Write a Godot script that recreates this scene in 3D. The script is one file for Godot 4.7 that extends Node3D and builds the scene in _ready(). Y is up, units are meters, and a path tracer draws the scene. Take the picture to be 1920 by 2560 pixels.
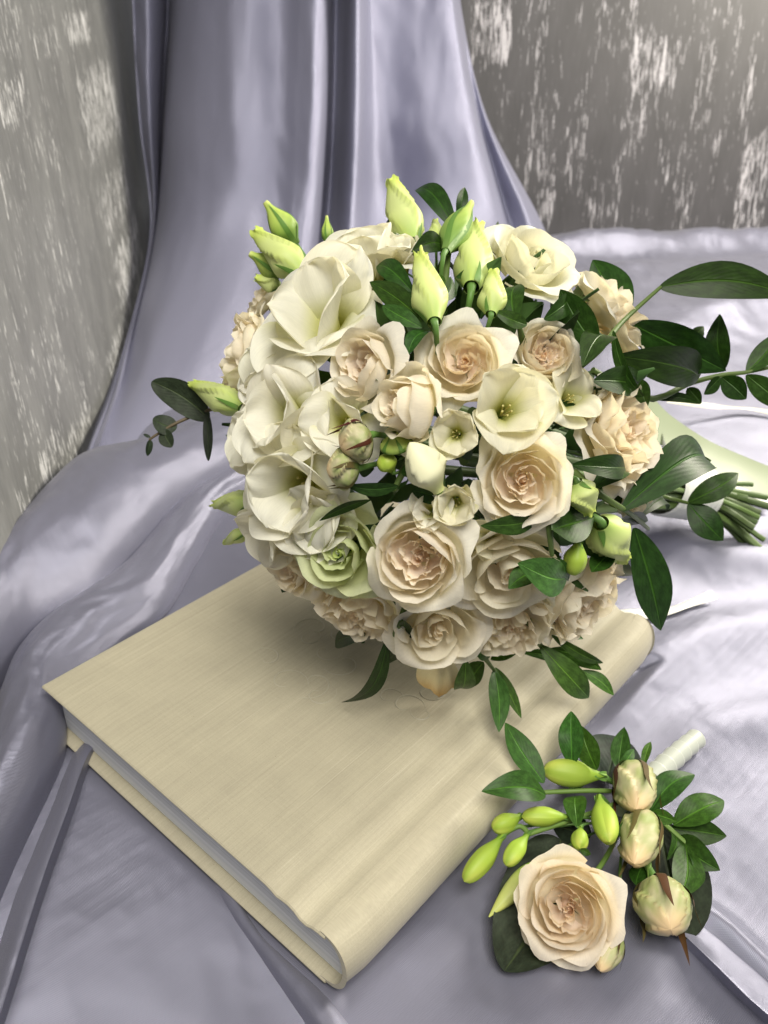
extends Node3D
# A bridal bouquet on a cloth bound album, a boutonniere beside it, satin cloth and painted boards behind. Lengths in the tables are centimetres.

var mats := {}
var used := {}
var rng := RandomNumberGenerator.new()

func _ready() -> void:
	rng.seed = 20240611
	set_camera()
	set_light()
	make_materials()
	build_boards()
	build_cloth()
	build_curtain()
	build_book()
	build_bouquet()
	build_boutonniere()

func set_camera() -> void:
	var cam := Camera3D.new()
	cam.name = "camera"
	add_child(cam)
	var p := deg_to_rad(31.0)
	var r := deg_to_rad(2.0)
	var fwd := Vector3(0, -sin(p), -cos(p))
	var up := Vector3(0, cos(p), -sin(p))
	var right := Vector3(1, 0, 0) * cos(r) + up * sin(r)
	var up2 := up * cos(r) - Vector3(1, 0, 0) * sin(r)
	cam.transform = Transform3D(Basis(right, up2, -fwd), Vector3(0, 0.345, 0))
	cam.keep_aspect = Camera3D.KEEP_HEIGHT
	cam.fov = 62.0
	var ca := CameraAttributesPhysical.new()
	ca.frustum_focal_length = 12.0 / tan(deg_to_rad(62.0) / 2.0)
	ca.exposure_aperture = 11.0
	ca.frustum_focus_distance = 0.36
	ca.frustum_near = 0.02
	ca.frustum_far = 20.0
	cam.attributes = ca
	cam.fov = 62.0
	cam.near = 0.02
	cam.far = 20.0
	cam.current = true

func set_light() -> void:
	var we := WorldEnvironment.new()
	we.name = "room_air"
	var e := Environment.new()
	e.background_mode = Environment.BG_COLOR
	e.background_color = Color(0.45, 0.45, 0.46)
	e.tonemap_mode = Environment.TONE_MAPPER_LINEAR
	e.tonemap_exposure = 1.12
	e.sdfgi_enabled = true
	e.ssao_enabled = true
	e.ssil_enabled = true
	we.environment = e
	add_child(we)
	lamp("ceiling_lamp", Vector3(1.05, 0.78, -1.08), Vector3(0.3, 0.0, -0.74), Vector2(0.5, 0.5), 2.8, Color(1.0, 0.97, 0.90))
	lamp("room_lamp", Vector3(0.20, 1.85, 0.50), Vector3(0.0, 0.1, -0.5), Vector2(1.1, 0.9), 4.9, Color(1.0, 0.978, 0.925))

func lamp(called: String, at: Vector3, to: Vector3, size: Vector2, energy: float, tint: Color) -> void:
	var l := AreaLight3D.new()
	l.name = called
	l.area_size = size
	l.light_energy = energy
	l.light_color = tint
	l.shadow_enabled = true
	l.set("area_normalize_energy", true)
	l.set("area_range", 8.0)
	add_child(l)
	l.look_at_from_position(at, to, Vector3(0, 0, -1))

# ---------------------------------------------------------------- helpers
func V(a: Array, i := 0) -> Vector3:
	return Vector3(a[i], a[i + 1], a[i + 2]) * 0.01

func numbered(parent: Node, called: String) -> String:
	var key := str(parent.get_instance_id()) + called
	var n: int = used.get(key, 0)
	used[key] = n + 1
	return called if n == 0 else "%s_%03d" % [called, n]

func thing(called: String, at: Vector3, label: String, category: String) -> Node3D:
	var o := Node3D.new()
	o.name = numbered(self, called)
	o.position = at
	o.set_meta("label", label)
	o.set_meta("category", category)
	add_child(o, true)
	return o

class Sheet:
	var p := PackedVector3Array()
	var c := PackedColorArray()
	var t := PackedVector2Array()
	var k := PackedInt32Array()

	func grid(nu: int, nv: int, pos: Callable, col: Callable) -> void:
		var first := p.size()
		for j in nv + 1:
			for i in nu + 1:
				var u := float(i) / nu
				var v := float(j) / nv
				p.append(pos.call(u, v))
				c.append(col.call(u, v))
				t.append(Vector2(u, v))
		for j in nv:
			for i in nu:
				var a := first + j * (nu + 1) + i
				var b := a + nu + 1
				k.append_array(PackedInt32Array([a, b, a + 1, a + 1, b, b + 1]))

	func tube(path: PackedVector3Array, radii: PackedFloat32Array, sides: int, col: Color, cap := true) -> void:
		var n := path.size()
		var first := p.size()
		var side := Vector3.ZERO
		for j in n:
			var dir := (path[mini(j + 1, n - 1)] - path[maxi(j - 1, 0)]).normalized()
			if side == Vector3.ZERO:
				side = dir.cross(Vector3(0.31, 0.87, 0.2)).normalized()
			side = (side - dir * side.dot(dir)).normalized()
			var over := dir.cross(side)
			for i in sides + 1:
				var a := TAU * i / sides
				p.append(path[j] + (side * cos(a) + over * sin(a)) * radii[j])
				c.append(col)
				t.append(Vector2(float(i) / sides, float(j) / (n - 1)))
		for j in n - 1:
			for i in sides:
				var a := first + j * (sides + 1) + i
				var b := a + sides + 1
				k.append_array(PackedInt32Array([a, b, a + 1, a + 1, b, b + 1]))
		if cap:
			for e in [0, n - 1]:
				var mid := p.size()
				p.append(path[e])
				c.append(col)
				t.append(Vector2(0.5, 0.5))
				for i in sides + 1:
					p.append(p[first + e * (sides + 1) + i])
					c.append(col)
					t.append(Vector2(0.5, 0.5))
				for i in sides:
					k.append_array(PackedInt32Array([mid, mid + 1 + i, mid + 2 + i]))

	func mesh() -> ArrayMesh:
		var n := PackedVector3Array()
		n.resize(p.size())
		for f in range(0, k.size(), 3):
			var a := k[f]
			var b := k[f + 1]
			var d := k[f + 2]
			var m := (p[d] - p[a]).cross(p[b] - p[a])
			n[a] += m
			n[b] += m
			n[d] += m
		for i in n.size():
			n[i] = n[i].normalized() if n[i].length_squared() > 0.0 else Vector3.UP
		var arr := []
		arr.resize(Mesh.ARRAY_MAX)
		arr[Mesh.ARRAY_VERTEX] = p
		arr[Mesh.ARRAY_NORMAL] = n
		arr[Mesh.ARRAY_COLOR] = c
		arr[Mesh.ARRAY_TEX_UV] = t
		arr[Mesh.ARRAY_INDEX] = k
		var m2 := ArrayMesh.new()
		m2.add_surface_from_arrays(Mesh.PRIMITIVE_TRIANGLES, arr)
		return m2

func put(called: String, s: Sheet, m: Material, parent: Node, at := Vector3.ZERO) -> MeshInstance3D:
	var o := MeshInstance3D.new()
	o.name = numbered(parent, called)
	o.mesh = s.mesh()
	o.material_override = m
	o.position = at
	parent.add_child(o, true)
	return o

func plain_col(c: Color) -> Callable:
	return func(_u: float, _v: float) -> Color: return c

func smooth(a: float, b: float, x: float) -> float:
	return smoothstep(a, b, x)

func lin(r: float, g: float, b: float) -> Color:
	return Color(r, g, b).linear_to_srgb()

func jitter(c: Color, k: float) -> Color:
	var f := 1.0 + rng.randf_range(-k, k)
	return Color(c.r * f, c.g * f * (1.0 + rng.randf_range(-k, k) * 0.3), c.b * f * (1.0 + rng.randf_range(-k, k) * 0.6))

func spline(pts: Array, n: int) -> PackedVector3Array:
	var out := PackedVector3Array()
	var last := pts.size() - 1
	for j in n + 1:
		var f := float(j) / n * last
		var i := mini(int(f), last - 1)
		var a: Vector3 = pts[i]
		var b: Vector3 = pts[i + 1]
		out.append(a.cubic_interpolate(b, pts[maxi(i - 1, 0)], pts[mini(i + 2, last)], f - i))
	return out

func frame(axis: Vector3, spin: float) -> Basis:
	var y := axis.normalized()
	var x := y.cross(Vector3(0.13, 0.21, 0.97)).normalized()
	return Basis(x, y, x.cross(y)).rotated(y, spin)

# ---------------------------------------------------------------- materials
func flat_mat(called: String, rough: float, spec := 0.5) -> StandardMaterial3D:
	var m := StandardMaterial3D.new()
	m.resource_name = called
	m.vertex_color_use_as_albedo = true
	m.roughness = rough
	m.metallic_specular = spec
	m.cull_mode = BaseMaterial3D.CULL_DISABLED
	mats[called] = m
	return m

func make_materials() -> void:
	var m := flat_mat("petal", 0.62, 0.35)
	m.backlight_enabled = true
	m.backlight = Color(0.95, 0.92, 0.82)
	m.normal_enabled = true
	m.normal_texture = vein_normal(31, 64.0)
	m.normal_scale = 0.2
	m.albedo_texture = vein_picture()
	m = flat_mat("bud", 0.5, 0.4)
	m.backlight_enabled = true
	m.backlight = Color(0.2, 0.22, 0.08)
	m = flat_mat("stem", 0.5, 0.4)
	m = flat_mat("sepal", 0.55, 0.3)
	m = flat_mat("ribbon", 0.4, 0.5)
	m.rim_enabled = true
	m.rim = 0.4
	m.backlight_enabled = true
	m.backlight = Color(0.3, 0.3, 0.25)
	m = flat_mat("pearl", 0.15, 0.6)
	m.clearcoat_enabled = true
	m.clearcoat = 0.6
	var leaf_pic := leaf_picture()
	var leaf_bump := leaf_relief()
	for k in [["dark", lin(0.064, 0.136, 0.027), 0.42], ["mid", lin(0.085, 0.195, 0.036), 0.42], ["light", lin(0.14, 0.28, 0.06), 0.42], ["euca", lin(0.06, 0.082, 0.058), 0.5]]:
		m = StandardMaterial3D.new()
		m.resource_name = "leaf_" + k[0]
		m.vertex_color_use_as_albedo = true
		m.albedo_color = Color(k[1].r * 1.1, k[1].g * 1.1, k[1].b * 1.1)
		m.albedo_texture = leaf_pic
		m.roughness = k[2]
		m.metallic_specular = 0.28
		m.cull_mode = BaseMaterial3D.CULL_DISABLED
		m.backlight_enabled = true
		m.backlight = Color(0.3, 0.4, 0.12)
		m.normal_enabled = true
		m.normal_texture = leaf_bump
		m.normal_scale = 0.7
		mats["leaf_" + k[0]] = m
	# satin: fine diagonal twill
	m = StandardMaterial3D.new()
	m.resource_name = "satin"
	m.albedo_color = lin(0.215, 0.217, 0.29)
	m.metallic = 0.52
	m.roughness = 0.37
	m.metallic_specular = 0.5
	m.normal_enabled = true
	m.normal_texture = twill_normal()
	m.normal_scale = 0.6
	m.cull_mode = BaseMaterial3D.CULL_DISABLED
	m.rim_enabled = true
	m.rim = 0.3
	mats["satin"] = m
	m = m.duplicate()
	m.resource_name = "satin_curtain"
	m.albedo_color = lin(0.225, 0.228, 0.32)
	m.metallic = 0.40
	m.roughness = 0.43
	mats["satin_curtain"] = m
	# linen of the album
	m = StandardMaterial3D.new()
	m.resource_name = "linen"
	m.albedo_texture = linen_picture()
	m.roughness = 0.62
	m.metallic_specular = 0.4
	m.rim_enabled = true
	m.rim = 0.25
	m.rim_tint = 0.6
	mats["linen"] = m
	m = StandardMaterial3D.new()
	m.resource_name = "pages"
	m.albedo_texture = page_picture()
	m.roughness = 0.8
	mats["pages"] = m

func vein_normal(sd: int, stretch: float) -> ImageTexture:
	var n := FastNoiseLite.new()
	n.seed = sd
	n.frequency = 0.02
	var im := Image.create_empty(128, 128, false, Image.FORMAT_RGBA8)
	for y in 128:
		for x in 128:
			var h := n.get_noise_2d(x * stretch * 0.12, y * 0.8) * 0.5 + n.get_noise_2d(x * 3.0, y * 2.0 + 300) * 0.5
			im.set_pixel(x, y, Color(h * 0.5 + 0.5, 0, 0))
	im.bump_map_to_normal_map(3.0)
	return ImageTexture.create_from_image(im)

func vein_picture() -> ImageTexture:
	var n := FastNoiseLite.new()
	n.seed = 17
	n.frequency = 0.02
	var im := Image.create_empty(256, 256, false, Image.FORMAT_RGB8)
	for y in 256:
		for x in 256:
			# veins fan out from the claw of the petal
			var a := (x - 127.5) / (60.0 + y * 0.55)
			var h := n.get_noise_2d(a * 1500.0, y * 0.5) * 0.028 + n.get_noise_2d(x * 2.0, y * 2.0 + 500) * 0.012
			var b := clampf(0.985 + h, 0.0, 1.0)
			im.set_pixel(x, y, Color(b, b * 0.998, b * 0.985))
	return ImageTexture.create_from_image(im)

func twill_normal() -> ImageTexture:
	var im := Image.create_empty(256, 256, false, Image.FORMAT_RGBA8)
	var r2 := RandomNumberGenerator.new()
	r2.seed = 8
	var row := PackedFloat32Array()
	for i in 16:
		row.append(r2.randf_range(0.75, 1.0))
	for y in 256:
		for x in 256:
			var d := (x + y) % 256
			var s := 0.5 + 0.5 * sin(TAU * d / 16.0)
			var w := 0.5 + 0.5 * sin(TAU * (x - y * 3 + 2048) / 32.0)
			im.set_pixel(x, y, Color(s * row[d / 16] * 0.8 + w * 0.2, 0, 0))
	im.bump_map_to_normal_map(4.0)
	return ImageTexture.create_from_image(im)

func leaf_height(u: float, v: float) -> float:
	var a := absf(u - 0.5) * 2.0
	var side := sin((v * 15.0 - a * 4.5) * TAU)
	return clampf(a * 14.0, 0.0, 1.0) * (0.965 + 0.035 * side * clampf(1.2 - a, 0.0, 1.0))

func leaf_relief() -> ImageTexture:
	var im := Image.create_empty(128, 256, false, Image.FORMAT_RGBA8)
	for y in 256:
		for x in 128:
			im.set_pixel(x, y, Color(leaf_height(x / 127.0, y / 255.0) * 0.8, 0, 0))
	im.bump_map_to_normal_map(5.0)
	return ImageTexture.create_from_image(im)

func leaf_picture() -> ImageTexture:
	var n := FastNoiseLite.new()
	n.seed = 5
	n.frequency = 0.03
	var im := Image.create_empty(128, 256, false, Image.FORMAT_RGB8)
	for y in 256:
		for x in 128:
			var a := absf(x / 127.0 - 0.5) * 2.0
			var v := y / 255.0
			var mid := 1.0 - smoothstep(0.015 + 0.02 * (1.0 - v), 0.06 + 0.04 * (1.0 - v), a)
			var rib := pow(0.5 + 0.5 * sin((v * 15.0 - a * 4.5) * TAU), 8.0) * 0.04
			var b := 0.62 + 0.16 * n.get_noise_2d(x, y) + 0.08 * n.get_noise_2d(x * 5.0, y * 5.0) + rib
			var c := Color(b, b, b).lerp(Color(1.0, 1.0, 0.85), mid * 0.75)
			im.set_pixel(x, y, c)
	return ImageTexture.create_from_image(im)

func linen_picture() -> ImageTexture:
	# v runs along the spine; slubs run across the cover, parallel to the spine
	var w := 1024
	var h := 1024
	var im := Image.create_empty(w, h, false, Image.FORMAT_RGB8)
	var r2 := RandomNumberGenerator.new()
	r2.seed = 77
	var n := FastNoiseLite.new()
	n.seed = 3
	n.frequency = 0.02
	var thread := PackedFloat32Array()
	for x in w:
		thread.append(r2.randf_range(-1, 1))
	var weft := PackedFloat32Array()
	for y in h:
		weft.append(r2.randf_range(-1, 1))
	for x in w:
		for y in h:
			var g := n.get_noise_2d(x * 16.0, y * 0.5) * 0.020 + thread[x] * 0.017 + weft[y] * 0.006 + r2.randf_range(-0.018, 0.018) + n.get_noise_2d(x * 0.4, y * 0.4) * 0.02
			im.set_pixel(x, y, Color(0.665 + g, 0.64 + g, 0.562 + g * 0.85))
	for k in 240:
		var x := r2.randi_range(0, w - 1)
		var y0 := r2.randi_range(0, h)
		var ln := r2.randi_range(30, 260)
		var s := r2.randf_range(-0.03, 0.075)
		for y in range(y0, mini(y0 + ln, h)):
			var c := im.get_pixel(x, y)
			var f := s * sin(PI * (y - y0) / ln)
			im.set_pixel(x, y, Color(c.r + f, c.g + f, c.b + f))
	for k in 14:
		im.set_pixel(r2.randi_range(0, w - 1), r2.randi_range(0, h - 1), Color(0.36, 0.32, 0.25))
	return ImageTexture.create_from_image(im)

func page_picture() -> ImageTexture:
	var im := Image.create_empty(8, 64, false, Image.FORMAT_RGB8)
	var r2 := RandomNumberGenerator.new()
	r2.seed = 9
	for y in 64:
		var g := r2.randf_range(-0.05, 0.05)
		for x in 8:
			im.set_pixel(x, y, Color(0.83 + g, 0.84 + g, 0.86 + g))
	return ImageTexture.create_from_image(im)

# ---------------------------------------------------------------- boards
func board_picture(w: int, h: int, wide: float, tall: float, patches: Array, base: Color, paint: Color, sd: int, amount: float) -> ImageTexture:
	var n := FastNoiseLite.new()
	n.seed = sd
	n.frequency = 0.05
	n.fractal_octaves = 3
	var im := Image.create_empty(w, h, false, Image.FORMAT_RGB8)
	var cover := PackedFloat32Array()
	cover.resize(w * h)
	for q in patches:
		var cx: float = q[0] / wide * w
		var cy: float = (1.0 - q[1] / tall) * h
		var rx: float = q[2] / wide * w
		var ry: float = q[3] / tall * h
		for y in range(maxi(0, int(cy - ry * 1.5)), mini(h, int(cy + ry * 1.5))):
			for x in range(maxi(0, int(cx - rx * 1.35)), mini(w, int(cx + rx * 1.35))):
				var ragged := n.get_noise_2d(x * 6.0, 50.0 + sd) * 0.45
				var dx := absf(x - cx) / rx
				var dy := absf(y - cy) / ry + ragged
				var a: float = q[4] * (1.0 - smoothstep(0.75, 1.15, dx)) * (1.0 - smoothstep(0.6, 1.3, dy))
				cover[y * w + x] = maxf(cover[y * w + x], a)
	var k1 := 10500.0 / w
	var k2 := 420.0 / w
	if wide > 130.0:
		k1 = 12500.0 / w
		k2 = 1000.0 / w
	for y in h:
		for x in w:
			var hair := n.get_noise_2d(x * k1, y * k2) * 0.6 + n.get_noise_2d(x * k1 * 0.36 + 900, y * k2 * 1.4) * 0.45
			var speck := n.get_noise_2d(x * k1 * 0.7 + 400, y * k1 * 0.4)
			var broad := n.get_noise_2d(x * k1 * 0.08 + 77, y * k2 * 0.28)
			var lvl := cover[y * w + x] * 0.52 + maxf(0.0, broad) * amount
			var white := smoothstep(0.50, 0.72, lvl + hair * 1.12 + speck * 0.18)
			var g := 1.0 + 0.12 * n.get_noise_2d(x * 0.3, y * 0.1 + 40) + 0.12 * hair
			var c := Color(base.r * g, base.g * g, base.b * g).lerp(paint, white * (0.55 + 0.35 * clampf(lvl, 0, 1)))
			im.set_pixel(x, y, c)
	return ImageTexture.create_from_image(im)

func board(called: String, frame3: Array, wide: float, tall: float, pic: Texture2D, rough: float, label: String) -> void:
	var eu := Vector3(frame3[3], frame3[4], frame3[5])
	var ev := Vector3(frame3[6], frame3[7], frame3[8])
	var n := eu.cross(ev).normalized()
	if n.dot(Vector3(0, 0.3, 0) - V(frame3)) < 0:
		n = -n
	var o := thing(called, V(frame3), label, "backdrop board")
	var m := StandardMaterial3D.new()
	m.resource_name = called + "_paint"
	m.albedo_texture = pic
	m.roughness = rough
	m.metallic_specular = 0.5
	m.heightmap_enabled = false
	var s := Sheet.new()
	s.grid(1, 1, func(u: float, v: float) -> Vector3: return eu * u * wide + ev * (1.0 - v) * tall, plain_col(Color.WHITE))
	put("painted_face", s, m, o)
	var e := Sheet.new()
	var back := -n * 0.018
	var cs := [Vector3.ZERO, eu * wide, eu * wide + ev * tall, ev * tall]
	for i in 4:
		var a: Vector3 = cs[i]
		var b: Vector3 = cs[(i + 1) % 4]
		e.grid(1, 1, func(u: float, v: float) -> Vector3: return a.lerp(b, u) + back * v, plain_col(Color(0.12, 0.12, 0.12)))
	e.grid(1, 1, func(u: float, v: float) -> Vector3: return eu * u * wide + ev * v * tall + back, plain_col(Color(0.2, 0.19, 0.17)))
	put("panel_edge", e, mats["stem"], o)

func build_boards() -> void:
	board("backdrop_board", RB, 1.15, 1.1, board_picture(1400, 1340, 115.0, 110.0, RPATCH, Color(0.25, 0.245, 0.258), Color(0.75, 0.74, 0.765), 21, 0.66), 0.5, "dark grey board with dry brushed white streaks, standing behind the bright cloth at the right")
	board("backdrop_board", LB, 1.52, 1.1, board_picture(2000, 1448, 152.0, 110.0, LPATCH, Color(0.47, 0.472, 0.465), Color(0.90, 0.90, 0.90), 63, 0.5), 0.38, "grey board with white brush marks standing along the left side")

# ---------------------------------------------------------------- cloth
func noise_at(n: FastNoiseLite, x: float, z: float) -> float:
	return n.get_noise_2d(x, z)

func cloth_height(x: float, z: float, n: FastNoiseLite, prepared: Array) -> float:
	var h := 0.0
	for r in prepared:
		var box: Rect2 = r.box
		if not box.has_point(Vector2(x, z)):
			continue
		var pts: PackedVector2Array = r.pts
		var best := 1e9
		var bh := 0.0
		var bs := 0.0
		var q := Vector2(x, z)
		for i in pts.size() - 1:
			var a := pts[i]
			var ab := pts[i + 1] - a
			var t := clampf((q - a).dot(ab) / ab.length_squared(), 0.0, 1.0)
			var d := q.distance_to(a + ab * t)
			if d < best:
				best = d
				bh = lerpf(r.hs[i], r.hs[i + 1], t)
				bs = ab.cross(q - a)
		var w: float = r.wl if bs > 0 else r.wr
		if r.pw > 2.5:
			h += bh * pow(maxf(0.0, 1.0 - pow(best / (w * 1.35), 2.0)), 0.85)
		else:
			h += bh * exp(-pow(best / w, r.pw))
	h += 0.17 * n.get_noise_2d(x, z) + 0.045 * n.get_noise_2d(x * 3.1 + 50, z * 2.2)
	h += smoothstep(-85.0, -125.0, z) * (0.7 * n.get_noise_2d(x * 1.1 + 9, z * 1.6) + 0.4 * n.get_noise_2d(x * 2.7, z * 3.4))
	var cr := 1.0 - absf(n.get_noise_2d(x * 0.9 + z * 0.5 + 300, z * 0.8 - x * 0.3))
	h += 0.035 * pow(cr, 9.0) + 0.02 * pow(1.0 - absf(n.get_noise_2d(x * 1.9 - 70, z * 1.7 + x)), 12.0)
	# pressed flat under the album
	var a := deg_to_rad(40.0)
	var b := deg_to_rad(-50.5)
	var bx := (x + 17.4) * cos(a) + (z + 33.0) * sin(a)
	var bz := (x + 17.4) * cos(b) + (z + 33.0) * sin(b)
	var inside := minf(minf(bx - 0.5, 21.5 - bx), minf(bz, 27.0 - bz))
	var press := smoothstep(-0.7, 0.5, inside)
	return lerpf(h, minf(h, -0.15), press)

func build_cloth() -> void:
	var n := FastNoiseLite.new()
	n.seed = 12
	n.frequency = 0.055
	var prepared := []
	for r in RIDGES:
		var way := []
		for q in r[1]:
			way.append(Vector3(q[0], q[2], q[1]))
		var fine := spline(way, (way.size() - 1) * 5)
		var pts := PackedVector2Array()
		var hs := PackedFloat32Array()
		for q in fine:
			pts.append(Vector2(q.x, q.z))
			hs.append(q.y)
		var box := Rect2(pts[0], Vector2.ZERO)
		for q in pts:
			box = box.expand(q)
		prepared.append({"pts": pts, "hs": hs, "wl": r[2], "wr": r[3], "pw": r[4], "box": box.grow(maxf(r[2], r[3]) * 2.6)})
	# rows denser towards the front
	var zs := PackedFloat32Array()
	var z := -5.0
	while z > -162.0:
		zs.append(z)
		z -= 0.23 + maxf(0.0, -z - 45.0) * 0.012
	var s := Sheet.new()
	var nx := 420
	for j in zs.size():
		var wl := lerpf(-30.0, -42.0, j / float(zs.size()))
		var wr := lerpf(34.0, 100.0, pow(j / float(zs.size()), 1.4))
		for i in nx + 1:
			var x := lerpf(wl, wr, i / float(nx))
			s.p.append(Vector3(x, cloth_height(x, zs[j], n, prepared), zs[j]) * 0.01)
			s.c.append(Color.WHITE)
			s.t.append(Vector2(x, zs[j]) / 1.5)
	for j in zs.size() - 1:
		for i in nx:
			var a := j * (nx + 1) + i
			var b := a + nx + 1
			s.k.append_array(PackedInt32Array([a, b, a + 1, a + 1, b, b + 1]))
	var o := put("satin_tablecloth", s, mats["satin"], self)
	for f in FOLDS:
		var rails := []
		for k in 3:
			var pts := []
			for q in f[k + 1]:
				pts.append(V(q))
			rails.append(spline(pts, 110))
		var fs := Sheet.new()
		fs.grid(44, 110, func(u: float, v: float) -> Vector3:
			var j := int(round(v * 110))
			var a: Vector3 = rails[0][j]
			var b: Vector3 = rails[1][j]
			var c: Vector3 = rails[2][j]
			var q := Vector3.ZERO
			if f[0] == "roll" or f[0] == "inner":
				var ang := lerpf(PI * 1.08, -PI * 0.16, u)
				q = (a + c) * 0.5 + (c - a) * 0.5 * cos(ang)
				q.y = lerpf(a.y, c.y, u) + (b.y - lerpf(a.y, c.y, u)) * sin(ang)
			elif u < 0.5:
				var e := u / 0.5
				q = a.lerp(b, e)
				q.y = lerpf(a.y - 0.008 * (1.0 - e), b.y, sin(e * PI * 0.5) * 0.45 + 0.55 * smoothstep(0.0, 1.0, e))
			else:
				var e := (u - 0.5) / 0.5
				var ang := e * PI * 0.72
				q = b + (c - b) * Vector3(1, 0, 1) * sin(minf(ang, PI * 0.5)) * (1.0 if ang < PI * 0.5 else sin(ang) * 0.6 + 0.4)
				q.y = c.y - 0.004 + (b.y - c.y + 0.004) * (cos(ang) if ang < PI * 0.5 else cos(ang) * 0.8)
			if f[0] == "roll" or f[0] == "inner":
				q.y += (0.0016 * n.get_noise_2d(u * 150.0, v * 110.0 + 60.0) + 0.0007 * n.get_noise_2d(u * 420.0 + 30.0, v * 200.0)) * sin(PI * u)
			q.y += 0.0030 * n.get_noise_2d(q.x * 190.0 + 40, q.z * 130.0) * smoothstep(0.0, 0.2, u)
			return q, plain_col(Color.WHITE))
		for i in fs.t.size():
			fs.t[i] = Vector2(fs.t[i].x * 7.0, fs.t[i].y * 40.0)
		put("fold", fs, mats["satin"], o)
	o.set_meta("label", "lavender grey satin cloth spread in folds under the album and the boutonniere")
	o.set_meta("category", "cloth")

func build_curtain() -> void:
	var rails := []
	for r in RAILS:
		var pts := []
		for q in r:
			pts.append(V(q))
		rails.append(spline(pts, 120))
	var s := Sheet.new()
	var nu := 220
	var n := FastNoiseLite.new()
	n.seed = 4
	n.frequency = 3.0
	var rows: int = rails[0].size()
	for j in rows:
		var line := []
		for r in rails:
			line.append(r[j])
		var across := spline(line, nu)
		for i in nu + 1:
			var q: Vector3 = across[i]
			q.z += 0.006 * n.get_noise_2d(q.x * 3.0, q.y * 1.2 + q.z) + 0.0016 * n.get_noise_2d(q.x * 11.0 + q.y * 4.0, q.y * 5.0)
			s.p.append(q)
			s.c.append(Color.WHITE)
			s.t.append(Vector2(i * 0.35, j * 0.7))
	for j in rows - 1:
		for i in nu:
			var a := j * (nu + 1) + i
			var b := a + nu + 1
			s.k.append_array(PackedInt32Array([a, b, a + 1, a + 1, b, b + 1]))
	var edge := Sheet.new()
	var cord := PackedVector3Array()
	var rad := PackedFloat32Array()
	for q in rails[0]:
		cord.append(q + Vector3(0, 0, 0.002))
		rad.append(0.0016)
	edge.tube(cord, rad, 8, Color.WHITE, false)
	var o := put("satin_drape", s, mats["satin_curtain"], self)
	put("hem", edge, mats["satin_curtain"], o)
	o.set_meta("label", "lavender grey satin drape hanging in long vertical folds between the two boards")
	o.set_meta("category", "drape")

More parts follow.
